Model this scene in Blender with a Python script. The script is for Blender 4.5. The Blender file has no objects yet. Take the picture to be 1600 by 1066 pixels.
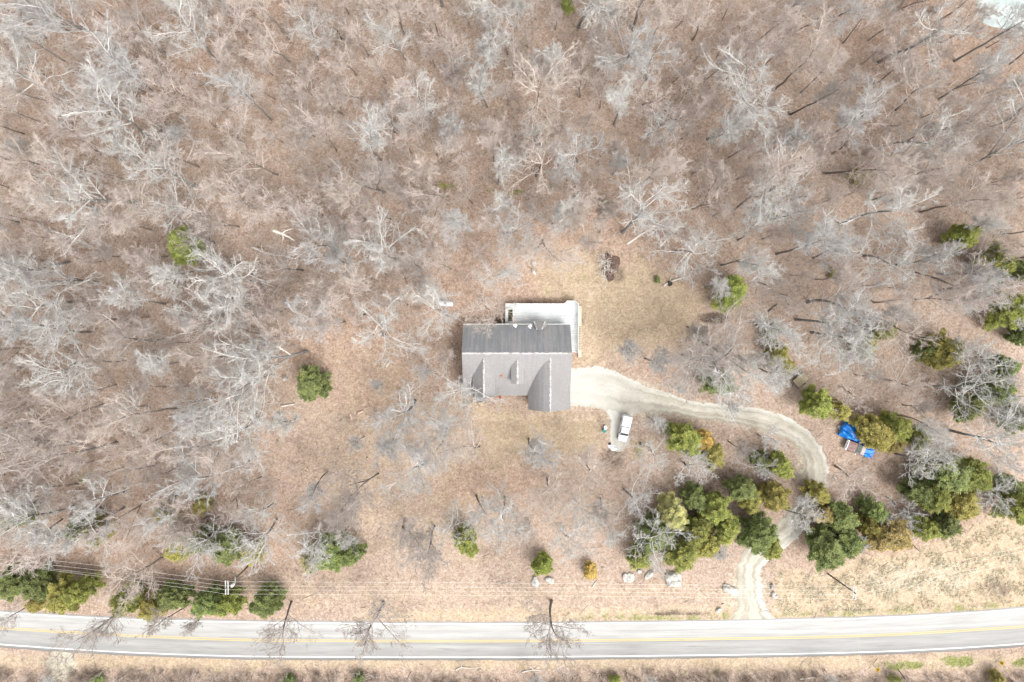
import bpy, math, random
import numpy as np
from mathutils import Vector, Matrix
from mathutils.geometry import tessellate_polygon

R = math.radians
SC = bpy.context.scene
COL = SC.collection
random.seed(11)
RNG = np.random.default_rng(11)

# ------------------------------------------------------------------ camera, sky, sun, exposure
CAM_H = 128.0          # drone height, metres
TILT = R(-2.3)         # looks a touch towards the road
FPX = 1067.0           # focal length in photo pixels (photo 1600 wide)
cam_d = bpy.data.cameras.new('camera')
cam_d.sensor_width = 36.0
cam_d.lens = 36.0 * FPX / 1600.0
cam_d.clip_end = 3000
cam = bpy.data.objects.new('camera', cam_d)
COL.objects.link(cam)
cam.location = (0, 0, CAM_H)
cam.rotation_euler = (TILT, 0, 0)
SC.camera = cam

SUN_EL, SUN_AZ = R(52), R(134)     # azimuth measured from north (+y) clockwise: south-south-east
w = bpy.data.worlds.new('World'); SC.world = w; w.use_nodes = True
nt = w.node_tree
for n in list(nt.nodes): nt.nodes.remove(n)
sky = nt.nodes.new('ShaderNodeTexSky'); sky.sky_type = 'NISHITA'; sky.sun_disc = False
sky.sun_elevation = SUN_EL; sky.sun_rotation = SUN_AZ
sky.dust_density = 4.0; sky.air_density = 1.0; sky.ozone_density = 1.0
hs = nt.nodes.new('ShaderNodeHueSaturation'); hs.inputs['Saturation'].default_value = 0.10
bg = nt.nodes.new('ShaderNodeBackground'); bg.inputs['Strength'].default_value = 0.15
wo = nt.nodes.new('ShaderNodeOutputWorld')
nt.links.new(sky.outputs[0], hs.inputs['Color']); nt.links.new(hs.outputs[0], bg.inputs[0]); nt.links.new(bg.outputs[0], wo.inputs[0])
sun_d = bpy.data.lights.new('sun', 'SUN'); sun_d.energy = 0.5; sun_d.angle = R(40); sun_d.color = (1.0, 0.96, 0.9)
sun = bpy.data.objects.new('sun', sun_d); COL.objects.link(sun)
sv = Vector((math.sin(SUN_AZ)*math.cos(SUN_EL), math.cos(SUN_AZ)*math.cos(SUN_EL), math.sin(SUN_EL)))
sun.rotation_euler = sv.to_track_quat('Z', 'Y').to_euler()
sun.location = (40, -60, 90)
SC.view_settings.view_transform = 'Standard'
SC.view_settings.look = 'None'
SC.view_settings.exposure = 1.29
SC.view_settings.gamma = 1.0
SC.view_settings.use_curve_mapping = False
SC.render.engine = 'CYCLES'
SC.cycles.use_denoising = True
SC.cycles.max_bounces = 5
SC.cycles.diffuse_bounces = 3

def P(px, py, z=0.0):
    """world (x, y) of a point seen at photo pixel (px, py) and standing at height z"""
    d = Matrix.Rotation(TILT, 3, 'X') @ Vector(((px-800)/FPX, -(py-533)/FPX, -1.0))
    t = (CAM_H - z) / -d.z
    return Vector((d.x*t, d.y*t, z))

def P_arr(pts, z=0.0):
    return np.array([tuple(P(a, b, z)) for a, b in pts])

def to_px(x, y, z):
    v = Matrix.Rotation(-TILT, 3, 'X') @ Vector((x, y, z-CAM_H))
    return 800 + FPX*v.x/-v.z, 533 - FPX*v.y/-v.z

# ------------------------------------------------------------------ object helpers
def link(o, parent=None):
    COL.objects.link(o)
    if parent: o.parent = parent
    return o

def tag(o, label=None, cat=None, group=None, kind=None):
    if label: o['label'] = label
    if cat: o['category'] = cat
    if group: o['group'] = group
    if kind: o['kind'] = kind
    return o

def thing(name, label, cat, loc=(0, 0, 0), rz=0.0, group=None):
    o = bpy.data.objects.new(name, None); o.empty_display_size = 0.5
    o.location = loc; o.rotation_euler = (0, 0, rz)
    link(o); return tag(o, label, cat, group)

def mesh_np(name, v, f, mat, smooth=False):
    """v (n,3), f (m,k) arrays -> mesh"""
    me = bpy.data.meshes.new(name)
    v = np.asarray(v, dtype=np.float32); f = np.asarray(f, dtype=np.int32)
    m, k = f.shape
    me.vertices.add(len(v)); me.vertices.foreach_set('co', v.ravel())
    me.loops.add(m*k); me.loops.foreach_set('vertex_index', f.ravel())
    me.polygons.add(m)
    me.polygons.foreach_set('loop_start', np.arange(0, m*k, k, dtype=np.int32))
    try: me.polygons.foreach_set('loop_total', np.full(m, k, dtype=np.int32))
    except Exception: pass
    if smooth: me.polygons.foreach_set('use_smooth', np.ones(m, dtype=bool))
    me.update(calc_edges=True); me.validate()
    if mat: me.materials.append(mat)
    return me

class MB:
    """collects polygons; build() links them as ONE mesh object"""
    def __init__(s): s.v = []; s.f = []
    def add(s, vs, fs):
        b = len(s.v); s.v += [tuple(p) for p in vs]; s.f += [tuple(i+b for i in q) for q in fs]; return s
    def box(s, x0, x1, y0, y1, z0, z1, m=None):
        vs = [(x0,y0,z0),(x1,y0,z0),(x1,y1,z0),(x0,y1,z0),(x0,y0,z1),(x1,y0,z1),(x1,y1,z1),(x0,y1,z1)]
        if m is not None: vs = [tuple(m @ Vector(p)) for p in vs]
        return s.add(vs, [(0,3,2,1),(4,5,6,7),(0,1,5,4),(1,2,6,5),(2,3,7,6),(3,0,4,7)])
    def bar(s, a, b, wx, wz=None):
        """square bar from a to b"""
        a, b = Vector(a), Vector(b); d = b-a; L = d.length
        m = Matrix.Translation(a) @ d.to_track_quat('Z', 'Y').to_matrix().to_4x4()
        wz = wz or wx
        return s.box(-wx/2, wx/2, -wz/2, wz/2, 0, L, m)
    def tube(s, pts, r, n=8, caps=True):
        pts = [Vector(p) for p in pts]; rs = r if isinstance(r, (list, tuple)) else [r]*len(pts)
        b = len(s.v); ref = None
        for i, p in enumerate(pts):
            t = (pts[min(i+1, len(pts)-1)] - pts[max(i-1, 0)]).normalized()
            u = t.orthogonal().normalized() if ref is None else (ref - t*ref.dot(t)).normalized()
            ref = u; wv = t.cross(u)
            for k in range(n):
                a = 2*math.pi*k/n
                s.v.append(tuple(p + (u*math.cos(a) + wv*math.sin(a))*rs[i]))
        for i in range(len(pts)-1):
            for k in range(n):
                s.f.append((b+i*n+k, b+i*n+(k+1) % n, b+(i+1)*n+(k+1) % n, b+(i+1)*n+k))
        if caps:
            s.f.append(tuple(b+k for k in reversed(range(n))))
            s.f.append(tuple(b+(len(pts)-1)*n+k for k in range(n)))
        return s
    def lathe(s, prof, n=20, m=None):
        """prof: (r, z) list, spun about z"""
        b = len(s.v)
        for r, z in prof:
            for k in range(n):
                a = 2*math.pi*k/n; p = Vector((r*math.cos(a), r*math.sin(a), z))
                s.v.append(tuple(m @ p) if m is not None else tuple(p))
        for i in range(len(prof)-1):
            for k in range(n):
                s.f.append((b+i*n+k, b+i*n+(k+1) % n, b+(i+1)*n+(k+1) % n, b+(i+1)*n+k))
        s.f.append(tuple(b+k for k in reversed(range(n)))); s.f.append(tuple(b+(len(prof)-1)*n+k for k in range(n)))
        return s
    def prism(s, poly, z0, z1):
        n = len(poly); vs = [(x, y, z0) for x, y in poly] + [(x, y, z1) for x, y in poly]
        return s.add(vs, [tuple(reversed(range(n))), tuple(range(n, 2*n))] + [(i, (i+1) % n, n+(i+1) % n, n+i) for i in range(n)])
    def slab(s, quad, th):
        """a planar quad (top face) given thickness straight down"""
        q = [Vector(p) for p in quad]; n = len(q); lo = [p - Vector((0, 0, th)) for p in q]
        return s.add(q+lo, [tuple(range(n)), tuple(reversed(range(n, 2*n)))] + [(i, n+i, n+(i+1) % n, (i+1) % n) for i in range(n)])
    def build(s, name, mat, parent=None, smooth=False, bevel=0.0, loc=None):
        me = bpy.data.meshes.new(name); me.from_pydata(s.v, [], s.f); me.update()
        me.materials.append(mat)
        if smooth:
            for p in me.polygons: p.use_smooth = True
        o = bpy.data.objects.new(name, me); link(o, parent)
        if loc is not None: o.location = loc
        if bevel:
            b = o.modifiers.new('bevel', 'BEVEL'); b.width = bevel; b.segments = 2; b.limit_method = 'ANGLE'
        return o

# ------------------------------------------------------------------ materials
def new_mat(name):
    m = bpy.data.materials.new(name); m.use_nodes = True
    n = m.node_tree.nodes; l = m.node_tree.links
    b = n['Principled BSDF']
    return m, n, l, b

def rgb(c): return (c[0], c[1], c[2], 1.0)

def noise(n, l, vec, scale, detail=3.0, rough=0.6):
    t = n.new('ShaderNodeTexNoise'); t.inputs['Scale'].default_value = scale
    t.inputs['Detail'].default_value = detail; t.inputs['Roughness'].default_value = rough
    if vec is not None: l.new(vec, t.inputs['Vector'])
    return t.outputs['Fac']

def ramp(n, l, fac, stops):
    r = n.new('ShaderNodeValToRGB')
    e = r.color_ramp.elements
    while len(e) < len(stops): e.new(0.5)
    for i, (p, c) in enumerate(stops):
        e[i].position = p; e[i].color = rgb(c) if len(c) == 3 else c
    l.new(fac, r.inputs[0]); return r.outputs[0]

def mixc(n, l, fac, a, b, mode='MIX'):
    m = n.new('ShaderNodeMix'); m.data_type = 'RGBA'; m.blend_type = mode
    if hasattr(fac, 'links') or hasattr(fac, 'is_linked'): l.new(fac, m.inputs[0])
    else: m.inputs[0].default_value = fac
    for i, c in ((6, a), (7, b)):
        if isinstance(c, tuple): m.inputs[i].default_value = rgb(c)
        else: l.new(c, m.inputs[i])
    return m.outputs[2]

def math_n(n, l, op, a, b=None, c=None, clamp=False):
    m = n.new('ShaderNodeMath'); m.operation = op; m.use_clamp = clamp
    for i, x in enumerate((a, b, c)):
        if x is None: continue
        if isinstance(x, (int, float)): m.inputs[i].default_value = x
        else: l.new(x, m.inputs[i])
    return m.outputs[0]

def smooth_step(n, l, x, lo, hi):
    m = n.new('ShaderNodeMapRange'); m.interpolation_type = 'SMOOTHSTEP'
    m.inputs['From Min'].default_value = lo; m.inputs['From Max'].default_value = hi
    l.new(x, m.inputs['Value']); return m.outputs[0]

def simple(name, col, rough=0.7, var=0.12, scale=6.0, metal=0.0, spec=0.4, col2=None):
    m, n, l, b = new_mat(name)
    g = n.new('ShaderNodeTexCoord').outputs['Object']
    f = noise(n, l, g, scale, 4, 0.65)
    c2 = col2 or tuple(x*(1-2.2*var) for x in col)
    c = ramp(n, l, f, [(0.32, c2), (0.68, tuple(min(1, x*(1+var)) for x in col))])
    l.new(c, b.inputs['Base Color'])
    b.inputs['Roughness'].default_value = rough; b.inputs['Metallic'].default_value = metal
    b.inputs['Specular IOR Level'].default_value = spec
    return m

M = {}
M['white_paint'] = simple('white_paint', (0.74, 0.75, 0.76), 0.28, 0.03, 2.0, spec=0.5)
M['white_trim'] = simple('white_trim', (0.78, 0.78, 0.76), 0.6, 0.05, 3.0)
M['tyre'] = simple('tyre', (0.03, 0.03, 0.032), 0.9)
M['dark'] = simple('dark_plastic', (0.035, 0.036, 0.04), 0.6)
M['chrome'] = simple('chrome', (0.6, 0.6, 0.6), 0.3, 0.05, metal=0.9)
M['lamp_red'] = simple('red_lens', (0.4, 0.03, 0.02), 0.3)
M['lamp_clear'] = simple('clear_lens', (0.75, 0.75, 0.72), 0.15)
M['glass'] = simple('tinted_glass', (0.03, 0.05, 0.06), 0.08, 0.1, spec=0.6)
M['pale_glass'] = simple('dusty_glass', (0.30, 0.36, 0.34), 0.3, 0.2, 3.0)
M['window_glass'] = simple('window_glass', (0.05, 0.06, 0.07), 0.08, 0.1, spec=0.6)
M['maroon'] = simple('faded_maroon_paint', (0.27, 0.17, 0.155), 0.6, 0.2, 3.0)
M['faded_pink'] = simple('faded_cab_paint', (0.5, 0.41, 0.385), 0.6, 0.15, 3.0)
M['concrete'] = simple('concrete', (0.4, 0.38, 0.35), 0.9)
M['galv'] = simple('galvanised_metal', (0.62, 0.64, 0.66), 0.5, 0.06, metal=0.2)
M['pole_wood'] = simple('weathered_pole_wood', (0.2, 0.185, 0.17), 0.9, 0.25, 4.0)
M['arm_wood'] = simple('bleached_crossarm_wood', (0.62, 0.61, 0.59), 0.8, 0.08, 4.0)
M['wire'] = simple('aluminium_wire', (0.85, 0.82, 0.76), 0.5, 0.03)
M['wire_dim'] = simple('dull_wire', (0.4, 0.38, 0.35), 0.6, 0.03)
M['yellow_sign'] = simple('yellow_sign_face', (0.85, 0.56, 0.02), 0.5, 0.03)
M['sign_black'] = simple('sign_black', (0.02, 0.02, 0.02), 0.6)
M['sign_metal'] = simple('sign_post_metal', (0.35, 0.36, 0.36), 0.6)
M['teal'] = simple('teal_plastic', (0.10, 0.36, 0.33), 0.5, 0.1)
M['white_plastic'] = simple('white_plastic', (0.82, 0.83, 0.85), 0.5, 0.05, 3.0)
M['red_thing'] = simple('red_plastic', (0.42, 0.07, 0.06), 0.6, 0.15)
M['rock_white'] = simple('pale_limestone', (0.56, 0.54, 0.50), 0.9, 0.2, 1.6, col2=(0.27, 0.25, 0.22))
M['rock_tan'] = simple('tan_sandstone', (0.56, 0.46, 0.33), 0.9, 0.2, 1.6, col2=(0.34, 0.27, 0.2))
M['rock_grey'] = simple('grey_limestone', (0.33, 0.33, 0.32), 0.9, 0.2, 1.6)
M['dead_wood'] = simple('bleached_dead_wood', (0.72, 0.67, 0.60), 0.85, 0.1, 3.0)
M['cut_wood'] = simple('fresh_cut_wood', (0.66, 0.50, 0.37), 0.85, 0.12, 3.0)
M['dark_log'] = simple('dark_rotten_log', (0.09, 0.075, 0.065), 0.95, 0.2, 3.0)
M['brush_leaf'] = simple('dry_brush', (0.16, 0.105, 0.085), 0.95, 0.3, 2.0)
M['soil'] = simple('dark_soil', (0.07, 0.055, 0.045), 0.95, 0.3, 2.0)

def plank_mat(name, c1, c2, sx, sy, gap=True, axis='X'):
    """boards with slightly different tones; axis = direction the boards lie side by side in"""
    m, n, l, b = new_mat(name)
    g = n.new('ShaderNodeTexCoord').outputs['Object']
    mp = n.new('ShaderNodeMapping'); mp.inputs['Scale'].default_value = (sx, sy, 1); l.new(g, mp.inputs[0])
    f1 = noise(n, l, mp.outputs[0], 1.0, 2, 0.6)
    f2 = noise(n, l, g, 0.5, 3, 0.6)
    s = math_n(n, l, 'ADD', math_n(n, l, 'MULTIPLY', f1, 0.6), math_n(n, l, 'MULTIPLY', f2, 0.4))
    l.new(ramp(n, l, s, [(0.36, c1), (0.62, c2)]), b.inputs['Base Color'])
    b.inputs['Roughness'].default_value = 0.75
    return m
M['deck'] = plank_mat('pale_deck_boards', (0.40, 0.43, 0.42), (0.60, 0.62, 0.625), 0.3, 7)
M['tan_plank'] = plank_mat('tan_boards', (0.34, 0.28, 0.17), (0.52, 0.44, 0.30), 0.4, 9)
M['walk_plank'] = plank_mat('walkway_boards', (0.52, 0.46, 0.34), (0.72, 0.64, 0.5), 6, 0.4)
M['mossy_plank'] = plank_mat('mossy_treads', (0.06, 0.07, 0.028), (0.13, 0.14, 0.06), 1, 8)
M['siding'] = plank_mat('red_brown_siding', (0.24, 0.13, 0.095), (0.33, 0.19, 0.14), 0.4, 0.4)
M['old_wood'] = plank_mat('grey_boards', (0.25, 0.22, 0.19), (0.4, 0.36, 0.31), 5, 0.5)

def stuff_mat_(name, stops, scale):
    m, n, l, b = new_mat(name)
    f = noise(n, l, n.new('ShaderNodeTexCoord').outputs['Object'], scale, 3, 0.7)
    l.new(ramp(n, l, f, stops), b.inputs['Base Color']); b.inputs['Roughness'].default_value = 0.9
    return m

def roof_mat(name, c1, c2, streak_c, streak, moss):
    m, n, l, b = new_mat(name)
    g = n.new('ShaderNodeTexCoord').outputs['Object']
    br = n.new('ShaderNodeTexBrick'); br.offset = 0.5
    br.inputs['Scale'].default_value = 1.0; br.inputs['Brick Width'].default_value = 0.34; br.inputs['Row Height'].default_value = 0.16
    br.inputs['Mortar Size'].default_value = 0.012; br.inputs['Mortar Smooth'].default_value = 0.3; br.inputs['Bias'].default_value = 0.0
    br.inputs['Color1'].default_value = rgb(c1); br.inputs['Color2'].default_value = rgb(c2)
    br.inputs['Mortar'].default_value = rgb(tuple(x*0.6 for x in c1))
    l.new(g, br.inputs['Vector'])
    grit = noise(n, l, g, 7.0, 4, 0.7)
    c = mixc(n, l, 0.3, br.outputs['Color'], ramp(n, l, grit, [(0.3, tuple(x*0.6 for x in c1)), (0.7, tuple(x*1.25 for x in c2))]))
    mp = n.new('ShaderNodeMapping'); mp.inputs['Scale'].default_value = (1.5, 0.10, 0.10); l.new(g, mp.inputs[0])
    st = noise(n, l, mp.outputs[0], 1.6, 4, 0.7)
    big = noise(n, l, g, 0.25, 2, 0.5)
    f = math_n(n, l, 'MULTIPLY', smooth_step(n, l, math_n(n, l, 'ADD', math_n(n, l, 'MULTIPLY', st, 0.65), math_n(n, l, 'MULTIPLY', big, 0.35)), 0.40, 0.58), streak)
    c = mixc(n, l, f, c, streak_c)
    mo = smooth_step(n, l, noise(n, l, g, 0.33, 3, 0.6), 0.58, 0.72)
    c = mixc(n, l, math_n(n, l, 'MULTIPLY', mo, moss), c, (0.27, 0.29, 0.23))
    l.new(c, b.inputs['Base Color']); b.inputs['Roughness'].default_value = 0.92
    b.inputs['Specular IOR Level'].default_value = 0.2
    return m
M['roof'] = roof_mat('grey_shingles', (0.265, 0.255, 0.25), (0.325, 0.315, 0.31), (0.23, 0.222, 0.22), 0.5, 0.0)
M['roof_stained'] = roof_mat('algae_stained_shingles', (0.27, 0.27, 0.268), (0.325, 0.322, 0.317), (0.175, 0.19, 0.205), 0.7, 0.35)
M['ridge'] = stuff_mat_('pale_ridge_shingles', [(0.40, (0.30, 0.285, 0.28)), (0.50, (0.48, 0.455, 0.44)), (0.62, (0.66, 0.63, 0.60))], 1.7)

def tarp_mat():
    m, n, l, b = new_mat('blue_tarp')
    g = n.new('ShaderNodeTexCoord').outputs['Object']
    f = noise(n, l, g, 1.3, 4, 0.6)
    l.new(ramp(n, l, f, [(0.3, (0.0, 0.13, 0.52)), (0.7, (0.01, 0.27, 0.78))]), b.inputs['Base Color'])
    b.inputs['Roughness'].default_value = 0.32; b.inputs['Specular IOR Level'].default_value = 0.6
    return m
M['tarp'] = tarp_mat()

def bark_mat(name, gain, rough=0.9, spread=0.35):
    """bark tinted by the object's own colour (each tree has its own bark tone)"""
    m, n, l, b = new_mat(name)
    oi = n.new('ShaderNodeObjectInfo')
    g = n.new('ShaderNodeTexCoord').outputs['Object']
    f = noise(n, l, g, 1.1, 3, 0.6)
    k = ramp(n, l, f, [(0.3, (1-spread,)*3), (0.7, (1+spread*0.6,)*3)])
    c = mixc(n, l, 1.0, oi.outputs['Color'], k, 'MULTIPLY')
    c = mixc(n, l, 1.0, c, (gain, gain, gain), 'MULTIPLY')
    l.new(c, b.inputs['Base Color']); b.inputs['Roughness'].default_value = rough
    b.inputs['Specular IOR Level'].default_value = 0.2
    return m
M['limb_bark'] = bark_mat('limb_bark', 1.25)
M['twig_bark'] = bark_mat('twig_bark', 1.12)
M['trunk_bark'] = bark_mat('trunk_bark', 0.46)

def needle_mat():
    m, n, l, b = new_mat('cedar_foliage')
    oi = n.new('ShaderNodeObjectInfo')
    g = n.new('ShaderNodeTexCoord').outputs['Object']
    at = n.new('ShaderNodeAttribute'); at.attribute_name = 'tone'
    f = noise(n, l, g, 0.8, 3, 0.6)
    s = math_n(n, l, 'ADD', math_n(n, l, 'MULTIPLY', f, 0.5), math_n(n, l, 'MULTIPLY', at.outputs['Fac'], 0.5))
    k = ramp(n, l, s, [(0.22, (0.5, 0.55, 0.55)), (0.5, (1, 1, 1)), (0.8, (1.75, 1.6, 1.25))])
    c = mixc(n, l, 1.0, oi.outputs['Color'], k, 'MULTIPLY')
    l.new(c, b.inputs['Base Color']); b.inputs['Roughness'].default_value = 0.7
    b.inputs['Specular IOR Level'].default_value = 0.25
    return m
M['needles'] = needle_mat()
M['cedar_bark'] = simple('cedar_bark', (0.12, 0.085, 0.065), 0.95, 0.2)

def stuff_mat(name, stops, scale):
    m, n, l, b = new_mat(name)
    g = n.new('ShaderNodeTexCoord').outputs['Object']
    f = noise(n, l, g, scale, 4, 0.7)
    l.new(ramp(n, l, f, stops), b.inputs['Base Color']); b.inputs['Roughness'].default_value = 0.9
    b.inputs['Specular IOR Level'].default_value = 0.15
    return m
M['brush'] = stuff_mat('undergrowth_twigs', [(0.3, (0.40, 0.34, 0.30)), (0.5, (0.53, 0.475, 0.435)), (0.7, (0.62, 0.58, 0.545))], 0.11)
M['dark_brush'] = stuff_mat('dark_thicket_twigs', [(0.3, (0.22, 0.165, 0.135)), (0.5, (0.33, 0.27, 0.23)), (0.7, (0.45, 0.39, 0.345))], 0.3)
M['stick'] = stuff_mat('fallen_sticks', [(0.35, (0.12, 0.10, 0.085)), (0.5, (0.36, 0.32, 0.28)), (0.65, (0.66, 0.60, 0.53))], 0.6)
M['straw'] = stuff_mat('straw_grass', [(0.3, (0.47, 0.42, 0.29)), (0.5, (0.57, 0.52, 0.38)), (0.7, (0.66, 0.62, 0.48))], 0.12)
M['lawn_straw'] = stuff_mat('lawn_straw', [(0.3, (0.47, 0.375, 0.27)), (0.7, (0.58, 0.48, 0.36))], 0.12)

# ------------------------------------------------------------------ ground
def seg_dist(pts, poly):
    d = np.full(len(pts), 1e9)
    n = len(poly)
    for i in range(n):
        a, b = poly[i], poly[(i+1) % n]
        ab = b-a; t = np.clip(((pts-a) @ ab)/max(ab @ ab, 1e-9), 0, 1)
        d = np.minimum(d, np.linalg.norm(pts - (a + t[:, None]*ab), axis=1))
    return d

def inside(pts, poly):
    c = np.zeros(len(pts), bool); n = len(poly); x, y = pts[:, 0], pts[:, 1]
    for i in range(n):
        (x0, y0), (x1, y1) = poly[i], poly[(i+1) % n]
        if y0 == y1: continue
        k = ((y0 > y) != (y1 > y)) & (x < (x1-x0)*(y-y0)/(y1-y0)+x0)
        c ^= k
    return c

def mask(pts, px_poly, soft):
    poly = P_arr(px_poly)[:, :2]
    d = seg_dist(pts, poly); s = np.where(inside(pts, poly), d, -d)
    return np.clip(0.5 + s/(2*soft), 0, 1)

def blob(pts, px, py, rx, ry):
    c = P(px, py); sx, sy = rx*0.12, ry*0.12
    q = ((pts[:, 0]-c.x)/sx)**2 + ((pts[:, 1]-c.y)/sy)**2
    return np.clip(1.25 - 0.75*q, 0, 1)

gx = np.concatenate([[-900, -400, -200, -140], np.arange(-112, 112.1, 0.8), [140, 200, 400, 900]])
gy = np.concatenate([[-900, -400, -160, -100], np.arange(-74, 66.1, 0.8), [90, 160, 400, 900]])
GX, GY = np.meshgrid(gx, gy)
gp = np.stack([GX.ravel(), GY.ravel()], 1)
nx, ny = len(gx), len(gy)
idx = np.arange(nx*ny).reshape(ny, nx)
gf = np.stack([idx[:-1, :-1], idx[:-1, 1:], idx[1:, 1:], idx[1:, :-1]], -1).reshape(-1, 4)
LAWN_N = [(838, 392), (900, 386), (945, 398), (1000, 404), (1055, 428), (1105, 470), (1085, 525), (1020, 548), (950, 562), (900, 585), (880, 470), (846, 470), (838, 430)]
LAWN_S = [(735, 632), (830, 640), (938, 642), (948, 690), (905, 712), (830, 712), (772, 735), (742, 700)]
VERGE_E = [(1205, 885), (1285, 892), (1345, 872), (1420, 860), (1500, 832), (1545, 800), (1640, 808), (1640, 955), (1400, 968), (1205, 972)]
W_YARD = [(430, 590), (520, 520), (640, 540), (690, 600), (730, 630), (775, 740), (800, 800), (780, 900), (450, 890), (480, 760)]
lawn = np.maximum.reduce([mask(gp, LAWN_N, 4.0), mask(gp, LAWN_S, 4.0), mask(gp, VERGE_E, 1.6),
    0.8*mask(gp, [(560, 950), (1150, 940), (1150, 975), (560, 975)], 1.5),
    0.45*mask(gp, [(-80, 880), (800, 905), (1150, 900), (1150, 950), (600, 955), (-80, 950)], 2.5),
    0.45*mask(gp, W_YARD, 5.0), 0.75*mask(gp, [(-80, 1020), (1700, 1020), (1700, 1052), (-80, 1046)], 1.2)])
green = np.maximum.reduce([0.7*blob(gp, 906, 437, 13, 8), 0.32*blob(gp, 860, 440, 16, 34), 0.42*blob(gp, 888, 462, 22, 8),
    0.8*blob(gp, 1410, 1040, 45, 9), blob(gp, 1495, 1033, 32, 10), blob(gp, 1598, 1036, 20, 8),
    0.65*mask(gp, [(900, 958), (1140, 955), (1140, 972), (900, 974)], 0.8), 0.6*mask(gp, [(1205, 955), (1640, 938), (1640, 955), (1205, 972)], 0.8),
    0.5*blob(gp, 880, 1042, 80, 6), 0.4*blob(gp, 310, 1048, 160, 8), 0.7*blob(gp, 650, 287, 14, 5), 0.7*blob(gp, 700, 292, 22, 5), 0.6*blob(gp, 790, 300, 40, 6),
    0.6*blob(gp, 430, 298, 26, 5), 0.5*blob(gp, 960, 318, 14, 5), 0.45*blob(gp, 1100, 1052, 90, 6), 0.5*blob(gp, 1000, 700, 30, 18), 0.6*blob(gp, 1205, 335, 10, 10), 0.6*blob(gp, 130, 745, 20, 14), 0.5*blob(gp, 190, 720, 12, 12), 0.5*blob(gp, 60, 700, 14, 8)])
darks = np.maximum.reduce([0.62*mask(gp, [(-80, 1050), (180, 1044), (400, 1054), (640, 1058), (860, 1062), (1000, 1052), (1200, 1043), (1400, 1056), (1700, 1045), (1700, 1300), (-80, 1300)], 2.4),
    0.9*blob(gp, 1115, 497, 30, 10), 0.75*blob(gp, 1060, 957, 70, 5), 0.6*blob(gp, 1180, 955, 26, 7), 0.6*blob(gp, 1330, 952, 60, 4), 0.55*blob(gp, 286, 712, 22, 26), 0.8*blob(gp, 780, 502, 12, 9), 0.6*blob(gp, 840, 470, 60, 5),  # the blobs beside the deck paint its shadow into the ground colour
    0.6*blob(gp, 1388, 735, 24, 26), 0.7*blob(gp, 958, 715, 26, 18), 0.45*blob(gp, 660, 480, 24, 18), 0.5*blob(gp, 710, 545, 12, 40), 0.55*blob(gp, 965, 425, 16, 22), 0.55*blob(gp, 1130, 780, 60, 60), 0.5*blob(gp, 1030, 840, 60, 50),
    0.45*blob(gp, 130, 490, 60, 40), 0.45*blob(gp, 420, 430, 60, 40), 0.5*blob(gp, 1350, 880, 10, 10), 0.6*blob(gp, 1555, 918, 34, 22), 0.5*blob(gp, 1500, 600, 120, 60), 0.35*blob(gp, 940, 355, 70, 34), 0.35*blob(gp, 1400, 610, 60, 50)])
pale = np.maximum.reduce([0.9*blob(gp, 97, 1040, 24, 34), 0.6*mask(gp, [(893, 570), (970, 575), (1080, 622), (1200, 634), (1290, 690), (1300, 760), (1240, 760), (1230, 690), (1100, 662), (990, 655), (975, 705), (950, 695), (945, 645), (893, 640)], 1.4),
    0.55*blob(gp, 1170, 925, 40, 60), 0.5*blob(gp, 960, 712, 12, 10), 0.5*blob(gp, 1440, 905, 120, 36), 0.4*blob(gp, 1575, 880, 60, 30)])
warm = np.clip(0.5 + 0.5*np.sin(gp[:, 0]*0.045+1.2)*np.cos(gp[:, 1]*0.06-0.4), 0, 1)
warm = np.maximum(warm*0.7, np.maximum.reduce([blob(gp, 720, 470, 60, 50), blob(gp, 560, 560, 110, 90), blob(gp, 760, 760, 90, 40), 0.9*blob(gp, 130, 860, 140, 30)]))
me = mesh_np('ground', np.c_[gp, np.zeros(len(gp))], gf, None)
for nm, arr in (('lawn', lawn), ('green', green), ('dark', darks), ('pale', pale), ('warm', warm)):
    a = me.attributes.new(nm, 'FLOAT', 'POINT'); a.data.foreach_set('value', arr.astype(np.float32))

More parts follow.
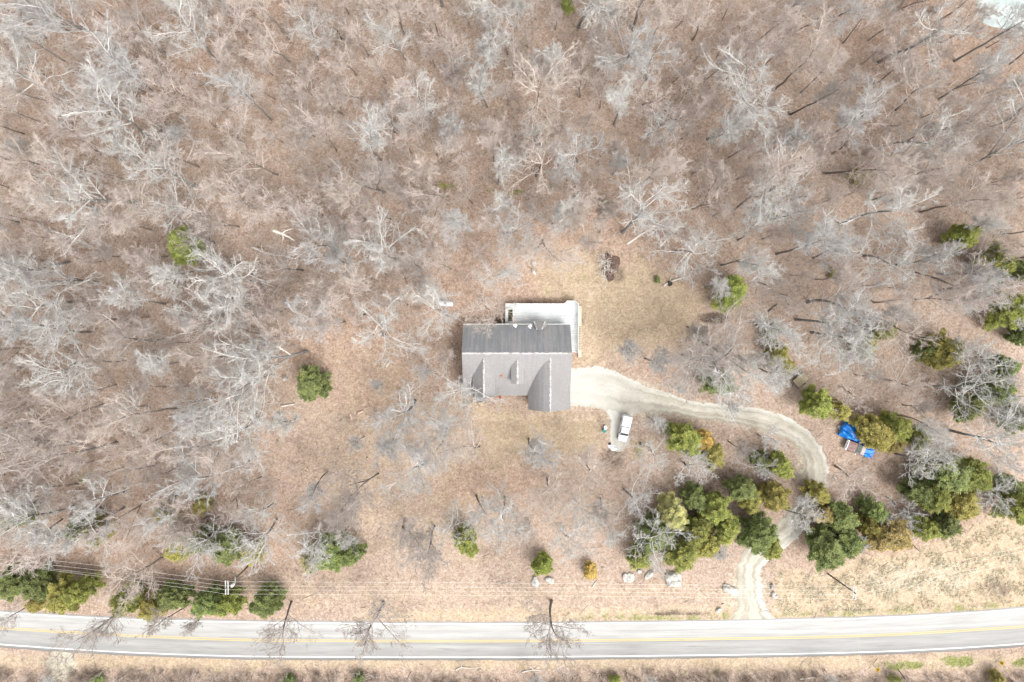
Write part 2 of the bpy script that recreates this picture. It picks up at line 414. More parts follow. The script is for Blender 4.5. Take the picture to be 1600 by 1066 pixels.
def ground_mat():
    m, n, l, b = new_mat('leaf_litter_ground')
    g = n.new('ShaderNodeTexCoord').outputs['Object']
    def att(nm):
        a = n.new('ShaderNodeAttribute'); a.attribute_name = nm; return a.outputs['Fac']
    mid = noise(n, l, g, 0.35, 5, 0.65)
    fine = noise(n, l, g, 2.6, 4, 0.75)
    vor = n.new('ShaderNodeTexVoronoi'); vor.inputs['Scale'].default_value = 4.2; l.new(g, vor.inputs['Vector'])
    sep = n.new('ShaderNodeSeparateColor'); l.new(vor.outputs['Color'], sep.inputs[0])
    vor2 = n.new('ShaderNodeTexVoronoi'); vor2.inputs['Scale'].default_value = 2.1; l.new(g, vor2.inputs['Vector'])
    sep2 = n.new('ShaderNodeSeparateColor'); l.new(vor2.outputs['Color'], sep2.inputs[0])
    spk = math_n(n, l, 'ADD', math_n(n, l, 'MULTIPLY', sep.outputs[0], 0.42), math_n(n, l, 'MULTIPLY', fine, 0.38))
    spk = math_n(n, l, 'ADD', spk, math_n(n, l, 'MULTIPLY', sep2.outputs[1], 0.2))
    litter = ramp(n, l, spk, [(0.2, (0.245, 0.175, 0.132)), (0.38, (0.345, 0.258, 0.20)), (0.6, (0.42, 0.325, 0.26)), (0.84, (0.52, 0.43, 0.362))])
    litter_w = ramp(n, l, spk, [(0.2, (0.25, 0.165, 0.12)), (0.42, (0.365, 0.26, 0.195)), (0.62, (0.445, 0.325, 0.25)), (0.84, (0.55, 0.44, 0.36))])
    straw = ramp(n, l, spk, [(0.2, (0.33, 0.25, 0.17)), (0.45, (0.435, 0.338, 0.232)), (0.66, (0.505, 0.403, 0.288)), (0.88, (0.585, 0.485, 0.37))])
    grn = ramp(n, l, spk, [(0.2, (0.10, 0.11, 0.035)), (0.5, (0.21, 0.22, 0.075)), (0.85, (0.34, 0.33, 0.16))])
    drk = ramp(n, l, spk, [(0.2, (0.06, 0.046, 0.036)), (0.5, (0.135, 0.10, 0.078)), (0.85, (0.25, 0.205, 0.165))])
    pal = ramp(n, l, spk, [(0.2, (0.30, 0.26, 0.20)), (0.5, (0.46, 0.42, 0.33)), (0.85, (0.60, 0.56, 0.47))])
    def brk(a, amt=1.0, lo=0.35, hi=0.75):
        s = math_n(n, l, 'ADD', a, math_n(n, l, 'MULTIPLY', math_n(n, l, 'SUBTRACT', mid, 0.5), amt))
        return math_n(n, l, 'MULTIPLY', smooth_step(n, l, s, lo, hi), math_n(n, l, 'MINIMUM', math_n(n, l, 'MULTIPLY', a, 1.6), 1.0))
    c = mixc(n, l, brk(att('warm'), 1.2, 0.2, 0.8), litter, litter_w)
    c = mixc(n, l, brk(att('lawn'), 1.9, 0.1, 1.0), c, straw)
    # matted darker drifts of wet leaves, whole forest floor
    dr = smooth_step(n, l, noise(n, l, g, 0.13, 5, 0.65), 0.52, 0.68)
    c = mixc(n, l, math_n(n, l, 'MULTIPLY', dr, 0.34), c, drk)
    c = mixc(n, l, brk(att('green'), 2.6, 0.3, 0.95), c, grn)
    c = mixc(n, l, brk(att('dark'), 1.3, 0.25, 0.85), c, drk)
    c = mixc(n, l, brk(att('pale'), 1.2, 0.25, 0.8), c, pal)
    l.new(c, b.inputs['Base Color']); b.inputs['Roughness'].default_value = 0.95
    b.inputs['Specular IOR Level'].default_value = 0.15
    bp = n.new('ShaderNodeBump'); bp.inputs['Strength'].default_value = 0.5; bp.inputs['Distance'].default_value = 0.08
    l.new(spk, bp.inputs['Height']); l.new(bp.outputs[0], b.inputs['Normal'])
    return m
me.materials.append(ground_mat())
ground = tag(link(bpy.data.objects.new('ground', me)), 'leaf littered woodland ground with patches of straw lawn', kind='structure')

# ------------------------------------------------------------------ ribbons: road, markings, driveway
def interp(ctrl, xs):
    c = np.array(ctrl, float); return np.interp(xs, c[:, 0], c[:, 1])

def catmull(pts, per):
    p = np.array(pts, float); p = np.vstack([2*p[0]-p[1], p, 2*p[-1]-p[-2]])
    out = []
    for i in range(1, len(p)-2):
        for t in np.linspace(0, 1, per, endpoint=False):
            out.append(0.5*((2*p[i]) + (-p[i-1]+p[i+1])*t + (2*p[i-1]-5*p[i]+4*p[i+1]-p[i+2])*t*t + (-p[i-1]+3*p[i]-3*p[i+1]+p[i+2])*t**3))
    out.append(p[-2]); return np.array(out)

def ribbon(name, L, Rr, z, mat, cross=9, jitter=0.0, seed=0, uvlen=None):
    """sheet between two edge lines (n,2), with uv = (metres along, 0..1 across)"""
    rg = np.random.default_rng(seed); n = len(L)
    if jitter:
        for E in (L, Rr):
            j = rg.normal(0, jitter, n); j = np.convolve(j, [.25, .5, .25], 'same') + rg.normal(0, jitter*0.5, n)
            d = (Rr-L); d /= np.linalg.norm(d, axis=1)[:, None]; E += d*j[:, None]
    t = np.linspace(0, 1, cross)
    V = L[:, None, :]*(1-t[None, :, None]) + Rr[:, None, :]*t[None, :, None]
    C = (L+Rr)/2; s = np.r_[0, np.cumsum(np.linalg.norm(np.diff(C, axis=0), axis=1))]
    v = np.c_[V.reshape(-1, 2), np.full(n*cross, z)]
    ii = np.arange(n*cross).reshape(n, cross)
    f = np.stack([ii[:-1, :-1], ii[:-1, 1:], ii[1:, 1:], ii[1:, :-1]], -1).reshape(-1, 4)
    # face up
    a, b_, c_ = v[f[0, 0]], v[f[0, 1]], v[f[0, 2]]
    if np.cross(b_-a, c_-a)[2] < 0: f = f[:, ::-1]
    me = mesh_np(name, v, f, mat)
    uv = me.uv_layers.new(name='uv'); UV = np.stack([np.repeat(s, cross), np.tile(t, n)], 1)
    li = np.zeros(len(me.loops), np.int32); me.loops.foreach_get('vertex_index', li)
    uv.data.foreach_set('uv', UV[li].astype(np.float32).ravel())
    return link(bpy.data.objects.new(name, me))

XS = np.arange(-260, 1880, 8.0)
TOP = [(-400, 905), (-200, 936), (-100, 948), (0, 957), (100, 963), (200, 968), (300, 970.5), (400, 972.5), (600, 974.5), (800, 975), (1000, 973.5), (1150, 971.5), (1200, 970), (1300, 967.5), (1400, 964.5), (1500, 959), (1600, 951.5), (1700, 941), (1900, 914)]
BOT = [(-400, 953), (-200, 986), (-100, 998), (0, 1007), (100, 1014), (200, 1019.5), (300, 1023.5), (400, 1026), (600, 1027), (800, 1027), (1000, 1025), (1200, 1022.5), (1300, 1020.5), (1400, 1017.5), (1500, 1012.5), (1600, 1006), (1700, 996), (1900, 970)]
YEL = [(-400, 926), (-200, 959), (-100, 972), (0, 981.5), (100, 987.5), (200, 993), (300, 997.5), (400, 1000.5), (600, 1001.8), (800, 1001.8), (1000, 1000), (1200, 997), (1300, 995.2), (1400, 991.5), (1500, 985.5), (1600, 979.5), (1700, 969), (1900, 942)]
def smooth_line(c): 
    y = interp(c, XS); k = np.ones(9)/9; yp = np.pad(y, 4, mode='edge'); return np.convolve(yp, k, 'valid')
yt, yb, yy = smooth_line(TOP), smooth_line(BOT), smooth_line(YEL)
def line_w(y): return np.array([tuple(P(a, b)[:2]) for a, b in zip(XS, y)])
TW, BW, YW = line_w(yt), line_w(yb), line_w(yy)
dn = np.array([0, 1.0])
def road_mat():
    m, n, l, b = new_mat('bleached_asphalt')
    uv = n.new('ShaderNodeUVMap').outputs[0]
    sx = n.new('ShaderNodeSeparateXYZ'); l.new(uv, sx.inputs[0])
    g = n.new('ShaderNodeTexCoord').outputs['Object']
    mp = n.new('ShaderNodeMapping'); mp.inputs['Scale'].default_value = (0.05, 5.0, 1); l.new(uv, mp.inputs[0])
    st = noise(n, l, mp.outputs[0], 2.0, 4, 0.65)
    mp2 = n.new('ShaderNodeMapping'); mp2.inputs['Scale'].default_value = (0.02, 22.0, 1); l.new(uv, mp2.inputs[0])
    st2 = noise(n, l, mp2.outputs[0], 1.0, 3, 0.6)
    gr = noise(n, l, g, 6.0, 4, 0.7)
    s = math_n(n, l, 'ADD', math_n(n, l, 'MULTIPLY', st, 0.55), math_n(n, l, 'MULTIPLY', gr, 0.2))
    s = math_n(n, l, 'ADD', s, math_n(n, l, 'MULTIPLY', st2, 0.25))
    c = ramp(n, l, s, [(0.33, (0.285, 0.278, 0.266)), (0.5, (0.365, 0.358, 0.344)), (0.68, (0.445, 0.437, 0.42))])
    # lanes worn differently: v runs 0 (north edge) to 1 (south edge)
    lane = ramp(n, l, sx.outputs[1], [(0.0, (0.75, 0.75, 0.75)), (0.06, (1.06, 1.06, 1.06)), (0.14, (1.18, 1.18, 1.18)), (0.25, (1.05, 1.05, 1.05)), (0.36, (1.13, 1.13, 1.13)), (0.46, (0.93, 0.93, 0.93)), (0.55, (0.83, 0.83, 0.83)), (0.66, (0.93, 0.93, 0.93)), (0.76, (0.84, 0.84, 0.84)), (0.90, (0.80, 0.80, 0.80)), (0.955, (0.62, 0.62, 0.62)), (1.0, (0.48, 0.46, 0.44))])
    c = mixc(n, l, 1.0, c, lane, 'MULTIPLY')
    # dark tar smears in the lower lane
    mp3 = n.new('ShaderNodeMapping'); mp3.inputs['Scale'].default_value = (0.10, 9.0, 1); l.new(uv, mp3.inputs[0])
    tar = smooth_step(n, l, noise(n, l, mp3.outputs[0], 1.0, 3, 0.7), 0.64, 0.74)
    low = smooth_step(n, l, sx.outputs[1], 0.5, 0.6)
    c = mixc(n, l, math_n(n, l, 'MULTIPLY', math_n(n, l, 'MULTIPLY', tar, low), 0.55), c, (0.17, 0.165, 0.16))
    l.new(c, b.inputs['Base Color']); b.inputs['Roughness'].default_value = 0.9; b.inputs['Specular IOR Level'].default_value = 0.2
    return m
tag(ribbon('road', TW+dn*0.42, BW-dn*0.62, 0.020, road_mat(), cross=17, jitter=0.05, seed=3), 'bleached two lane asphalt road', kind='structure')
def mark_mat(name, c, wear, lo, hi):
    m, n, l, b = new_mat(name)
    g = n.new('ShaderNodeTexCoord').outputs['Object']
    f = smooth_step(n, l, noise(n, l, g, 1.4, 5, 0.75), lo, hi)
    l.new(mixc(n, l, math_n(n, l, 'MULTIPLY', f, wear), c, (0.36, 0.355, 0.35)), b.inputs['Base Color']); b.inputs['Roughness'].default_value = 0.8
    return m
M['white_line'] = mark_mat('worn_white_line', (0.80, 0.80, 0.80), 0.35, 0.5, 0.65)
M['yellow_line'] = mark_mat('worn_yellow_line', (0.66, 0.46, 0.15), 0.45, 0.48, 0.65)
tag(ribbon('road_marking', TW+dn*0.07, TW-dn*0.11, 0.026, M['white_line'], cross=3), 'white edge line on the driveway side of the road', kind='structure')
tag(ribbon('road_marking', BW+dn*0.09, BW-dn*0.09, 0.026, M['white_line'], cross=3), 'white edge line on the far side of the road', kind='structure')
tag(ribbon('road_marking', YW+dn*0.22, YW+dn*0.09, 0.026, M['yellow_line'], cross=3), 'upper stripe of the double yellow centre line', kind='structure')
tag(ribbon('road_marking', YW-dn*0.09, YW-dn*0.22, 0.026, M['yellow_line'], cross=3), 'lower stripe of the double yellow centre line', kind='structure')

ST = [((889, 577), (889, 634)), ((925, 573), (925, 636)), ((950, 577), (951, 641)), ((975, 588), (985, 646)), ((1005, 602), (1010, 643)), ((1040, 613), (1045, 646)),
      ((1075, 626), (1090, 654)), ((1125, 632), (1120, 658)), ((1180, 637), (1165, 665)), ((1230, 652), (1210, 678)), ((1265, 675), (1240, 693)), ((1286, 706), (1256, 716)),
      ((1295, 740), (1259, 745)), ((1289, 775), (1252, 772)), ((1266, 812), (1232, 800)), ((1242, 845), (1203, 828)), ((1208, 868), (1168, 855)), ((1190, 890), (1152, 888)),
      ((1190, 920), (1150, 922)), ((1197, 950), (1152, 948)), ((1214, 969.5), (1136, 971)), ((1224, 972.5), (1128, 974.5))]
LL = catmull([P(*a)[:2] for a, b in ST], 14); RR = catmull([P(*b)[:2] for a, b in ST], 14)
def drive_mat():
    m, n, l, b = new_mat('pale_gravel')
    uv = n.new('ShaderNodeUVMap').outputs[0]
    sx = n.new('ShaderNodeSeparateXYZ'); l.new(uv, sx.inputs[0])
    g = n.new('ShaderNodeTexCoord').outputs['Object']
    mid = noise(n, l, g, 0.45, 4, 0.6); fine = noise(n, l, g, 4.5, 4, 0.8)
    mp = n.new('ShaderNodeMapping'); mp.inputs['Scale'].default_value = (0.12, 9.0, 1); l.new(uv, mp.inputs[0])
    st = noise(n, l, mp.outputs[0], 1.0, 4, 0.7)
    s = math_n(n, l, 'ADD', math_n(n, l, 'MULTIPLY', mid, 0.3), math_n(n, l, 'MULTIPLY', fine, 0.3))
    s = math_n(n, l, 'ADD', s, math_n(n, l, 'MULTIPLY', st, 0.4))
    c = ramp(n, l, s, [(0.33, (0.28, 0.245, 0.195)), (0.45, (0.43, 0.405, 0.345)), (0.55, (0.54, 0.52, 0.465)), (0.7, (0.69, 0.675, 0.635))])
    ed = ramp(n, l, sx.outputs[1], [(0.0, (1.08, 1.08, 1.1)), (0.12, (1.02, 1.02, 1.03)), (0.25, (0.80, 0.78, 0.74)), (0.38, (0.98, 0.96, 0.93)), (0.55, (1.0, 0.98, 0.95)), (0.70, (0.76, 0.73, 0.68)), (0.84, (0.93, 0.91, 0.87)), (1.0, (0.66, 0.61, 0.55))])
    c = mixc(n, l, 1.0, c, ed, 'MULTIPLY')
    # the fresh white rock on the apron by the garage and at the road end
    far = math_n(n, l, 'ADD', smooth_step(n, l, sx.outputs[0], 12.0, 0.0), math_n(n, l, 'MULTIPLY', smooth_step(n, l, sx.outputs[0], 60, 78), 0.0))
    m2 = n.new('ShaderNodeMapRange'); m2.inputs['From Min'].default_value = 18; m2.inputs['From Max'].default_value = 3; l.new(sx.outputs[0], m2.inputs[0])
    c = mixc(n, l, math_n(n, l, 'MULTIPLY', m2.outputs[0], 0.7), c, mixc(n, l, math_n(n, l, 'ADD', math_n(n, l, 'MULTIPLY', fine, .5), math_n(n, l, 'MULTIPLY', st, .5)), (0.36, 0.35, 0.31), (0.70, 0.695, 0.66)))
    l.new(c, b.inputs['Base Color']); b.inputs['Roughness'].default_value = 0.95; b.inputs['Specular IOR Level'].default_value = 0.2
    bp = n.new('ShaderNodeBump'); bp.inputs['Strength'].default_value = 0.4; bp.inputs['Distance'].default_value = 0.05
    l.new(fine, bp.inputs['Height']); l.new(bp.outputs[0], b.inputs['Normal'])
    return m
M['gravel'] = drive_mat()
tag(ribbon('driveway', LL.copy(), RR.copy(), 0.012, M['gravel'], cross=15, jitter=0.19, seed=5), 'pale gravel driveway curving from garage to road', kind='structure')
SP = [((945, 622), (1000, 634)), ((946, 634), (996, 640)), ((950, 645), (988, 648)), ((954, 665), (986, 666)), ((954, 685), (984, 684)), ((957, 700), (980, 698)), ((963, 706), (975, 705))]
SL = catmull([P(*a)[:2] for a, b in SP], 6); SR = catmull([P(*b)[:2] for a, b in SP], 6)
tag(ribbon('parking_spur', SL, SR, 0.007, M['gravel'], cross=9, jitter=0.22, seed=6), 'gravel parking spur under the white pickup', kind='structure')

# pond in the corner
def water_mat():
    m, n, l, b = new_mat('pond_water')
    g = n.new('ShaderNodeTexCoord').outputs['Object']
    f = noise(n, l, g, 0.25, 4, 0.6)
    l.new(ramp(n, l, f, [(0.35, (0.28, 0.34, 0.32)), (0.6, (0.56, 0.61, 0.60))]), b.inputs['Base Color'])  # pale tone of the reflected sky is put into the base colour
    b.inputs['Roughness'].default_value = 0.12; b.inputs['Specular IOR Level'].default_value = 0.7
    bp = n.new('ShaderNodeBump'); bp.inputs['Strength'].default_value = 0.15; bp.inputs['Distance'].default_value = 0.05
    l.new(noise(n, l, g, 2.0, 3, 0.6), bp.inputs['Height']); l.new(bp.outputs[0], b.inputs['Normal'])
    return m
pw = catmull([tuple(P(a, b)[:2]) for a, b in [(1560, -120), (1530, -60), (1521, -15), (1526, 12), (1534, 34), (1556, 43), (1590, 47), (1640, 52), (1720, 60), (1820, 20), (1820, -100)]], 6)
pb = MB(); pb.v = [(x, y, 0.01) for x, y in pw]; pb.f = [tuple(range(len(pw)))]
po = pb.build('pond', water_mat()); tag(po, 'pale pond in the corner reflecting the sky', kind='structure')
if po.data.polygons[0].normal.z < 0: po.data.flip_normals()

# ------------------------------------------------------------------ house
ZE, ZR = 3.4, 7.3
hx0 = (P(725, 507, ZE).x + P(720.5, 552, ZR).x)/2
hx1 = (P(891.5, 507, ZE).x + P(893.5, 552, ZR).x)/2
yN, yR, yS = P(800, 507, ZE).y, P(800, 552, ZR).y, P(800, 617.5, ZE).y
house = thing('house', 'long grey shingled house with front gables, pale ridge lines and a rear deck', 'house', ((hx0+hx1)/2, (yN+yS)/2, 0))
HO = Vector(house.location)
def hb(mb, name, mat, parent=house, **k):
    """build in world coordinates and hang under the house"""
    o = mb.build(name, mat, None, **k); o.parent = parent
    o.matrix_parent_inverse = Matrix.Identity(4)
    base = HO if parent == house else HO
    me = o.data; me.transform(Matrix.Translation(-HO))
    if parent != house: pass
    return o
OV = 0.45
# wing (big right gable), left gable, dormer
wx = P(859.8, 560, 6.9).x; wxa = P(825.3, 640, 3.5).x; wxb = hx1 - 0.02; wy = P(860, 641.5, 5.0).y; wz = 6.85
lx = P(755.6, 580, 6.9).x; lhw = 2.0; lz = 6.9
dx = P(808.5, 560, 6.9).x; dhw = 1.15; dz = 6.8; dyf = P(808, 600, 6.6).y

walls = MB()
walls.box(hx0+OV, hx1-OV, yS+OV, yN-OV, 0, 3.25)
walls.box(wxa+OV, wxb-OV, wy+OV, yS+OV-0.003, 0, 3.4)
# gable triangles of the main block
for x, sgn in ((hx0+OV, 1), (hx1-OV-0.12, 1)):
    ys, yn = yS+OV, yN-OV
    walls.add([(x, ys, 3.25), (x, yn, 3.25), (x, yR, ZR-0.35), (x+0.12, ys, 3.25), (x+0.12, yn, 3.25), (x+0.12, yR, ZR-0.35)], [(0, 1, 2), (5, 4, 3), (0, 2, 5, 3), (1, 4, 5, 2)])
hb(walls, 'wall', M['siding'])

def main_z(y):   # height of the south roof plane
    return ZE + (ZR-ZE)*(y-yS)/(yR-yS)
TH = 0.16
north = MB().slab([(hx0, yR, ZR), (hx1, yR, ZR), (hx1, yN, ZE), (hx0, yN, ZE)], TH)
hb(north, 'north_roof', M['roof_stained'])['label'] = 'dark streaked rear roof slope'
south = MB().slab([(hx0, yS, ZE), (hx1, yS, ZE), (hx1, yR-0.004, ZR), (hx0, yR-0.004, ZR)], TH)
hb(south, 'south_roof', M['roof'])

def gable(x, hw_l, hw_r, zt, z_el, z_er, yf, yb, name):
    mb = MB()
    # two slopes from ridge (x, zt) between front yf and back yb; a wide one steepens towards its eave
    pr_ = [(0.0, 0.0)] + ([(.3, .17), (.52, .36), (.72, .60), (.88, .82)] if hw_l > 3 else []) + [(1.0, 1.0)]
    for (u0, d0), (u1, d1) in zip(pr_[:-1], pr_[1:]):
        za, zb = zt-(zt-z_el)*d0, zt-(zt-z_el)*d1
        mb.slab([(x-hw_l*u0, yf, za), (x-hw_l*u0, yb, za), (x-hw_l*u1, yb, zb), (x-hw_l*u1, yf, zb)], TH)
    mb.slab([(x+0.002, yb, zt), (x+0.002, yf, zt), (x+hw_r, yf, z_er), (x+hw_r, yb, z_er)], TH)
    return hb(mb, name, M['roof'])
gable(wx, wx-wxa, wxb-wx+0.05, wz, 3.75, 3.62, wy, yR-0.6, 'wing_roof')
gable(lx, lhw, lhw, lz, 5.3, 5.3, yS-0.05, yR-0.5, 'gable_roof')
gable(dx, dhw, dhw, dz, 6.15, 6.15, dyf, yR-0.9, 'dormer_roof')
gw = MB()
# wing front gable wall
gw.add([(wxa+OV, wy+OV, 3.4), (wxb-OV, wy+OV, 3.4), (wx, wy+OV, wz-0.3), (wxa+OV, wy+OV+0.12, 3.4), (wxb-OV, wy+OV+0.12, 3.4), (wx, wy+OV+0.12, wz-0.3)], [(0, 1, 2), (5, 4, 3), (0, 2, 5, 3), (1, 4, 5, 2)])
hb(gw, 'gable_wall', M['siding'])
lw = MB()
xa, xb = lx-lhw+0.3, lx+lhw-0.3
lw.add([(xa, yS+0.35, 3.0), (xb, yS+0.35, 3.0), (xb, yS+0.35, 5.2), (lx, yS+0.35, lz-0.25), (xa, yS+0.35, 5.2)] + [(xa, yR-1.6, 3.0), (xb, yR-1.6, 3.0), (xb, yR-1.6, 5.2), (lx, yR-1.6, lz-0.25), (xa, yR-1.6, 5.2)],
       [(0, 1, 2, 3, 4), (9, 8, 7, 6, 5), (0, 4, 9, 5), (1, 6, 7, 2), (2, 7, 8, 3), (3, 8, 9, 4)])
hb(lw, 'gable_wall', M['siding'])
dw = MB(); xa, xb = dx-dhw+0.16, dx+dhw-0.16
zb0 = main_z(dyf+0.25)-0.25
dw.add([(xa, dyf+0.25, zb0), (xb, dyf+0.25, zb0), (xb, dyf+0.25, 5.92), (dx, dyf+0.25, dz-0.2), (xa, dyf+0.25, 5.92)] + [(xa, yR-1.6, zb0), (xb, yR-1.6, zb0), (xb, yR-1.6, 5.92), (dx, yR-1.6, dz-0.2), (xa, yR-1.6, 5.92)],
       [(0, 1, 2, 3, 4), (9, 8, 7, 6, 5), (0, 4, 9, 5), (1, 6, 7, 2), (2, 7, 8, 3), (3, 8, 9, 4)])
dwo = hb(dw, 'dormer_wall', M['siding'])
# small porch roof at the left front corner
pr = MB()
px0, px1 = P(739, 622, 3.0).x, P(760, 622, 3.0).x; py1 = P(750, 627, 3.0).y
pr.slab([(px0, py1, 3.02), (px1, py1, 3.02), (px1, yS+0.3, 3.3), (px0, yS+0.3, 3.3)], 0.12)
hb(pr, 'porch_roof', M['roof'])
for x in (px0+0.15, px1-0.15): hb(MB().box(x-0.07, x+0.07, py1+0.1, py1+0.24, 0, 2.9), 'porch_post', M['white_trim'])
# bay on the rear wall with its three sided hipped roof over the deck
by0 = yN - OV
def dp(X, Y, z): return tuple(P(780+X/10.15, 460+Y/10.15, z))
bz0, bz1 = 3.5, 4.55
br = MB()
e = [dp(532, 478, bz0), dp(552, 430, bz0), dp(728, 430, bz0), dp(778, 478, bz0)]
t0, t1 = dp(602, 566, bz1), dp(672, 566, bz1)
br.add([e[0], e[1], e[2], e[3], t0, t1] + [(p[0], p[1], p[2]-0.14) for p in e], [(0, 4, 1), (1, 4, 5, 2), (2, 5, 3), (6, 0, 1, 7), (7, 1, 2, 8), (8, 2, 3, 9), (6, 7, 8, 9)])
hb(br, 'bay_roof', M['roof'])
bc = MB(); bc.bar(e[1], t0, 0.2, 0.05); bc.bar(e[2], t1, 0.2, 0.05)
for i in range(2):
    pass
hb(bc, 'bay_ridge_cap', M['ridge'])
bw = MB(); bw.prism([(e[0][0]+0.3, by0-0.02), (e[3][0]-0.3, by0-0.02), (e[2][0]-0.1, e[2][1]-0.3), (e[1][0]+0.1, e[1][1]-0.3)], 0, bz0-0.15)
hb(bw, 'bay_wall', M['siding'])
# ridge caps: single pale cap shingles with gaps
def caps(a, b, n_skip, wdt=0.34, seed=1):
    """one folded strip of cap shingles, uneven along its edges"""
    rg = random.Random(seed); mb = MB(); a, b = Vector(a), Vector(b); d = b-a; L = d.length; u = d/L; side = Vector((-u.y, u.x, 0))
    n = int(L/0.3); V = []
    for i in range(n+1):
        c = a+u*(L*i/n); w2 = wdt*(0.42+0.16*rg.random()); V += [c-side*w2+Vector((0, 0, -.09)), c+Vector((0, 0, .04)), c+side*w2+Vector((0, 0, -.09))]
    F = []
    for i in range(n): F += [(3*i, 3*i+3, 3*i+4, 3*i+1), (3*i+1, 3*i+4, 3*i+5, 3*i+2)]
    return mb.add(V, F)
hb(caps((hx0, yR, ZR), (hx1, yR, ZR), 0.16, seed=2), 'ridge_cap', M['ridge'])
hb(caps((wx, wy, wz), (wx, yR-0.9, wz), 0.25, seed=3), 'ridge_cap', M['ridge'])
hb(caps((lx, yS, lz), (lx, yR-0.9, lz), 0.18, 0.3, seed=4), 'ridge_cap', M['ridge'])
hb(caps((dx, dyf, dz), (dx, yR-1.2, dz), 0.05, 0.32, seed=5), 'ridge_cap', M['ridge'])
fa = MB()   # fascia and gutters, pale thin edge
fa.box(hx0-0.02, hx1+0.02, yN+0.004, yN+0.09, ZE-0.2, ZE-0.02); 
hb(fa, 'gutter', M['white_trim'])
fb = MB(); fb.box(lx+lhw, wxa, yS-0.09, yS-0.004, ZE-0.2, ZE-0.02); hb(fb, 'gutter', M['old_wood'])
def window(x, y, z, wd, ht, face):
    """face: 'S','N','E','W'"""
    mb = MB(); g = MB(); d = 0.05
    if face in 'SN':
        s = -1 if face == 'S' else 1
        ya, yb_ = sorted((y, y+s*d))
        for (a, b_, c, e_) in ((x-wd/2-.08, x+wd/2+.08, z-.08, z), (x-wd/2-.08, x+wd/2+.08, z+ht, z+ht+.08), (x-wd/2-.08, x-wd/2, z, z+ht), (x+wd/2, x+wd/2+.08, z, z+ht), (x-.03, x+.03, z, z+ht)):
            mb.box(a, b_, ya, yb_, c, e_)
        g.box(x-wd/2, x+wd/2, min(y, y+s*.02), max(y, y+s*.02), z, z+ht)
    else:
        s = -1 if face == 'W' else 1
        xa_, xb_ = sorted((x, x+s*d))
        for (a, b_, c, e_) in ((y-wd/2-.08, y+wd/2+.08, z-.08, z), (y-wd/2-.08, y+wd/2+.08, z+ht, z+ht+.08), (y-wd/2-.08, y-wd/2, z, z+ht), (y+wd/2, y+wd/2+.08, z, z+ht), (y-.03, y+.03, z, z+ht)):
            mb.box(xa_, xb_, a, b_, c, e_)
        g.box(min(x, x+s*.02), max(x, x+s*.02), y-wd/2, y+wd/2, z, z+ht)
    o = hb(mb, 'window', M['white_trim']); p = g.build('pane', M['window_glass'], o); p.data.transform(Matrix.Translation(-HO)); return o
yw = yS+OV
for x in (lx+3.2, dx, dx+1.2): window(x, yw, 1.0, 1.1, 1.4, 'S')
window(lx, yw-0.10, 1.0, 1.2, 1.4, 'S')
window(dx, dyf+0.25, zb0+0.55, 0.7, 0.8, 'S')
window(wx, wy+OV, 1.0, 1.6, 1.3, 'S')
for x in (hx0+2.5, hx0+6.0, hx1-2.5): window(x, yN-OV, 1.4, 1.5, 1.3, 'N')
for y in (yS+3, yN-3): window(hx0+OV, y, 1.1, 1.2, 1.4, 'W')
dr = MB(); dr.box(lx+4.6, lx+5.5, yw-0.06, yw, 0.15, 2.2); do = hb(dr, 'door', M['red_thing'])
kb = MB(); kb.box(lx+5.3, lx+5.38, yw-0.12, yw-0.06, 1.0, 1.1); ko = kb.build('handle', M['chrome'], do); ko.data.transform(Matrix.Translation(-HO))
for y in (wy+2.3, wy+5.6):
    gd = MB()
    for k in range(4): gd.box(hx1-OV, hx1-OV+0.05, y-1.3, y+1.3, 0.03+k*0.56, 0.03+k*0.56+0.53)
    hb(gd, 'garage_door', M['white_trim'])
st = MB(); st.box(hx1-OV-1.5, hx1+0.65, yR-0.1-0.5, yR-0.1+0.25, 0, 0.22); hb(st, 'step', M['cut_wood'])

# red leaf litter caught on the roof, dishes, things at the front
def leafspot(x, y):
    mb = MB(); rg = random.Random(4)
    for k in range(26):
        a, r = rg.random()*6.28, abs(rg.gauss(0, 0.28)); xx, yy_ = x+r*math.cos(a), y+r*math.sin(a); s = rg.uniform(.05, .11)
        z = main_z(yy_)+0.03
        q = rg.random()*3
        mb.add([(xx+s*math.cos(q), yy_+s*math.sin(q), z), (xx-s*math.sin(q), yy_+s*math.cos(q), z+.02), (xx-s*math.cos(q), yy_-s*math.sin(q), z), (xx+s*math.sin(q), yy_-s*math.cos(q), z+.01)], [(0, 1, 2, 3)])
    return mb
sp = leafspot(P(783, 588, 6).x, P(783, 588, 6).y)
tag(sp.build('leaf_litter', simple('rusty_leaves', (0.38, 0.17, 0.10), 0.9)), 'patch of rusty fallen leaves on the grey front roof', 'leaves', kind='stuff')

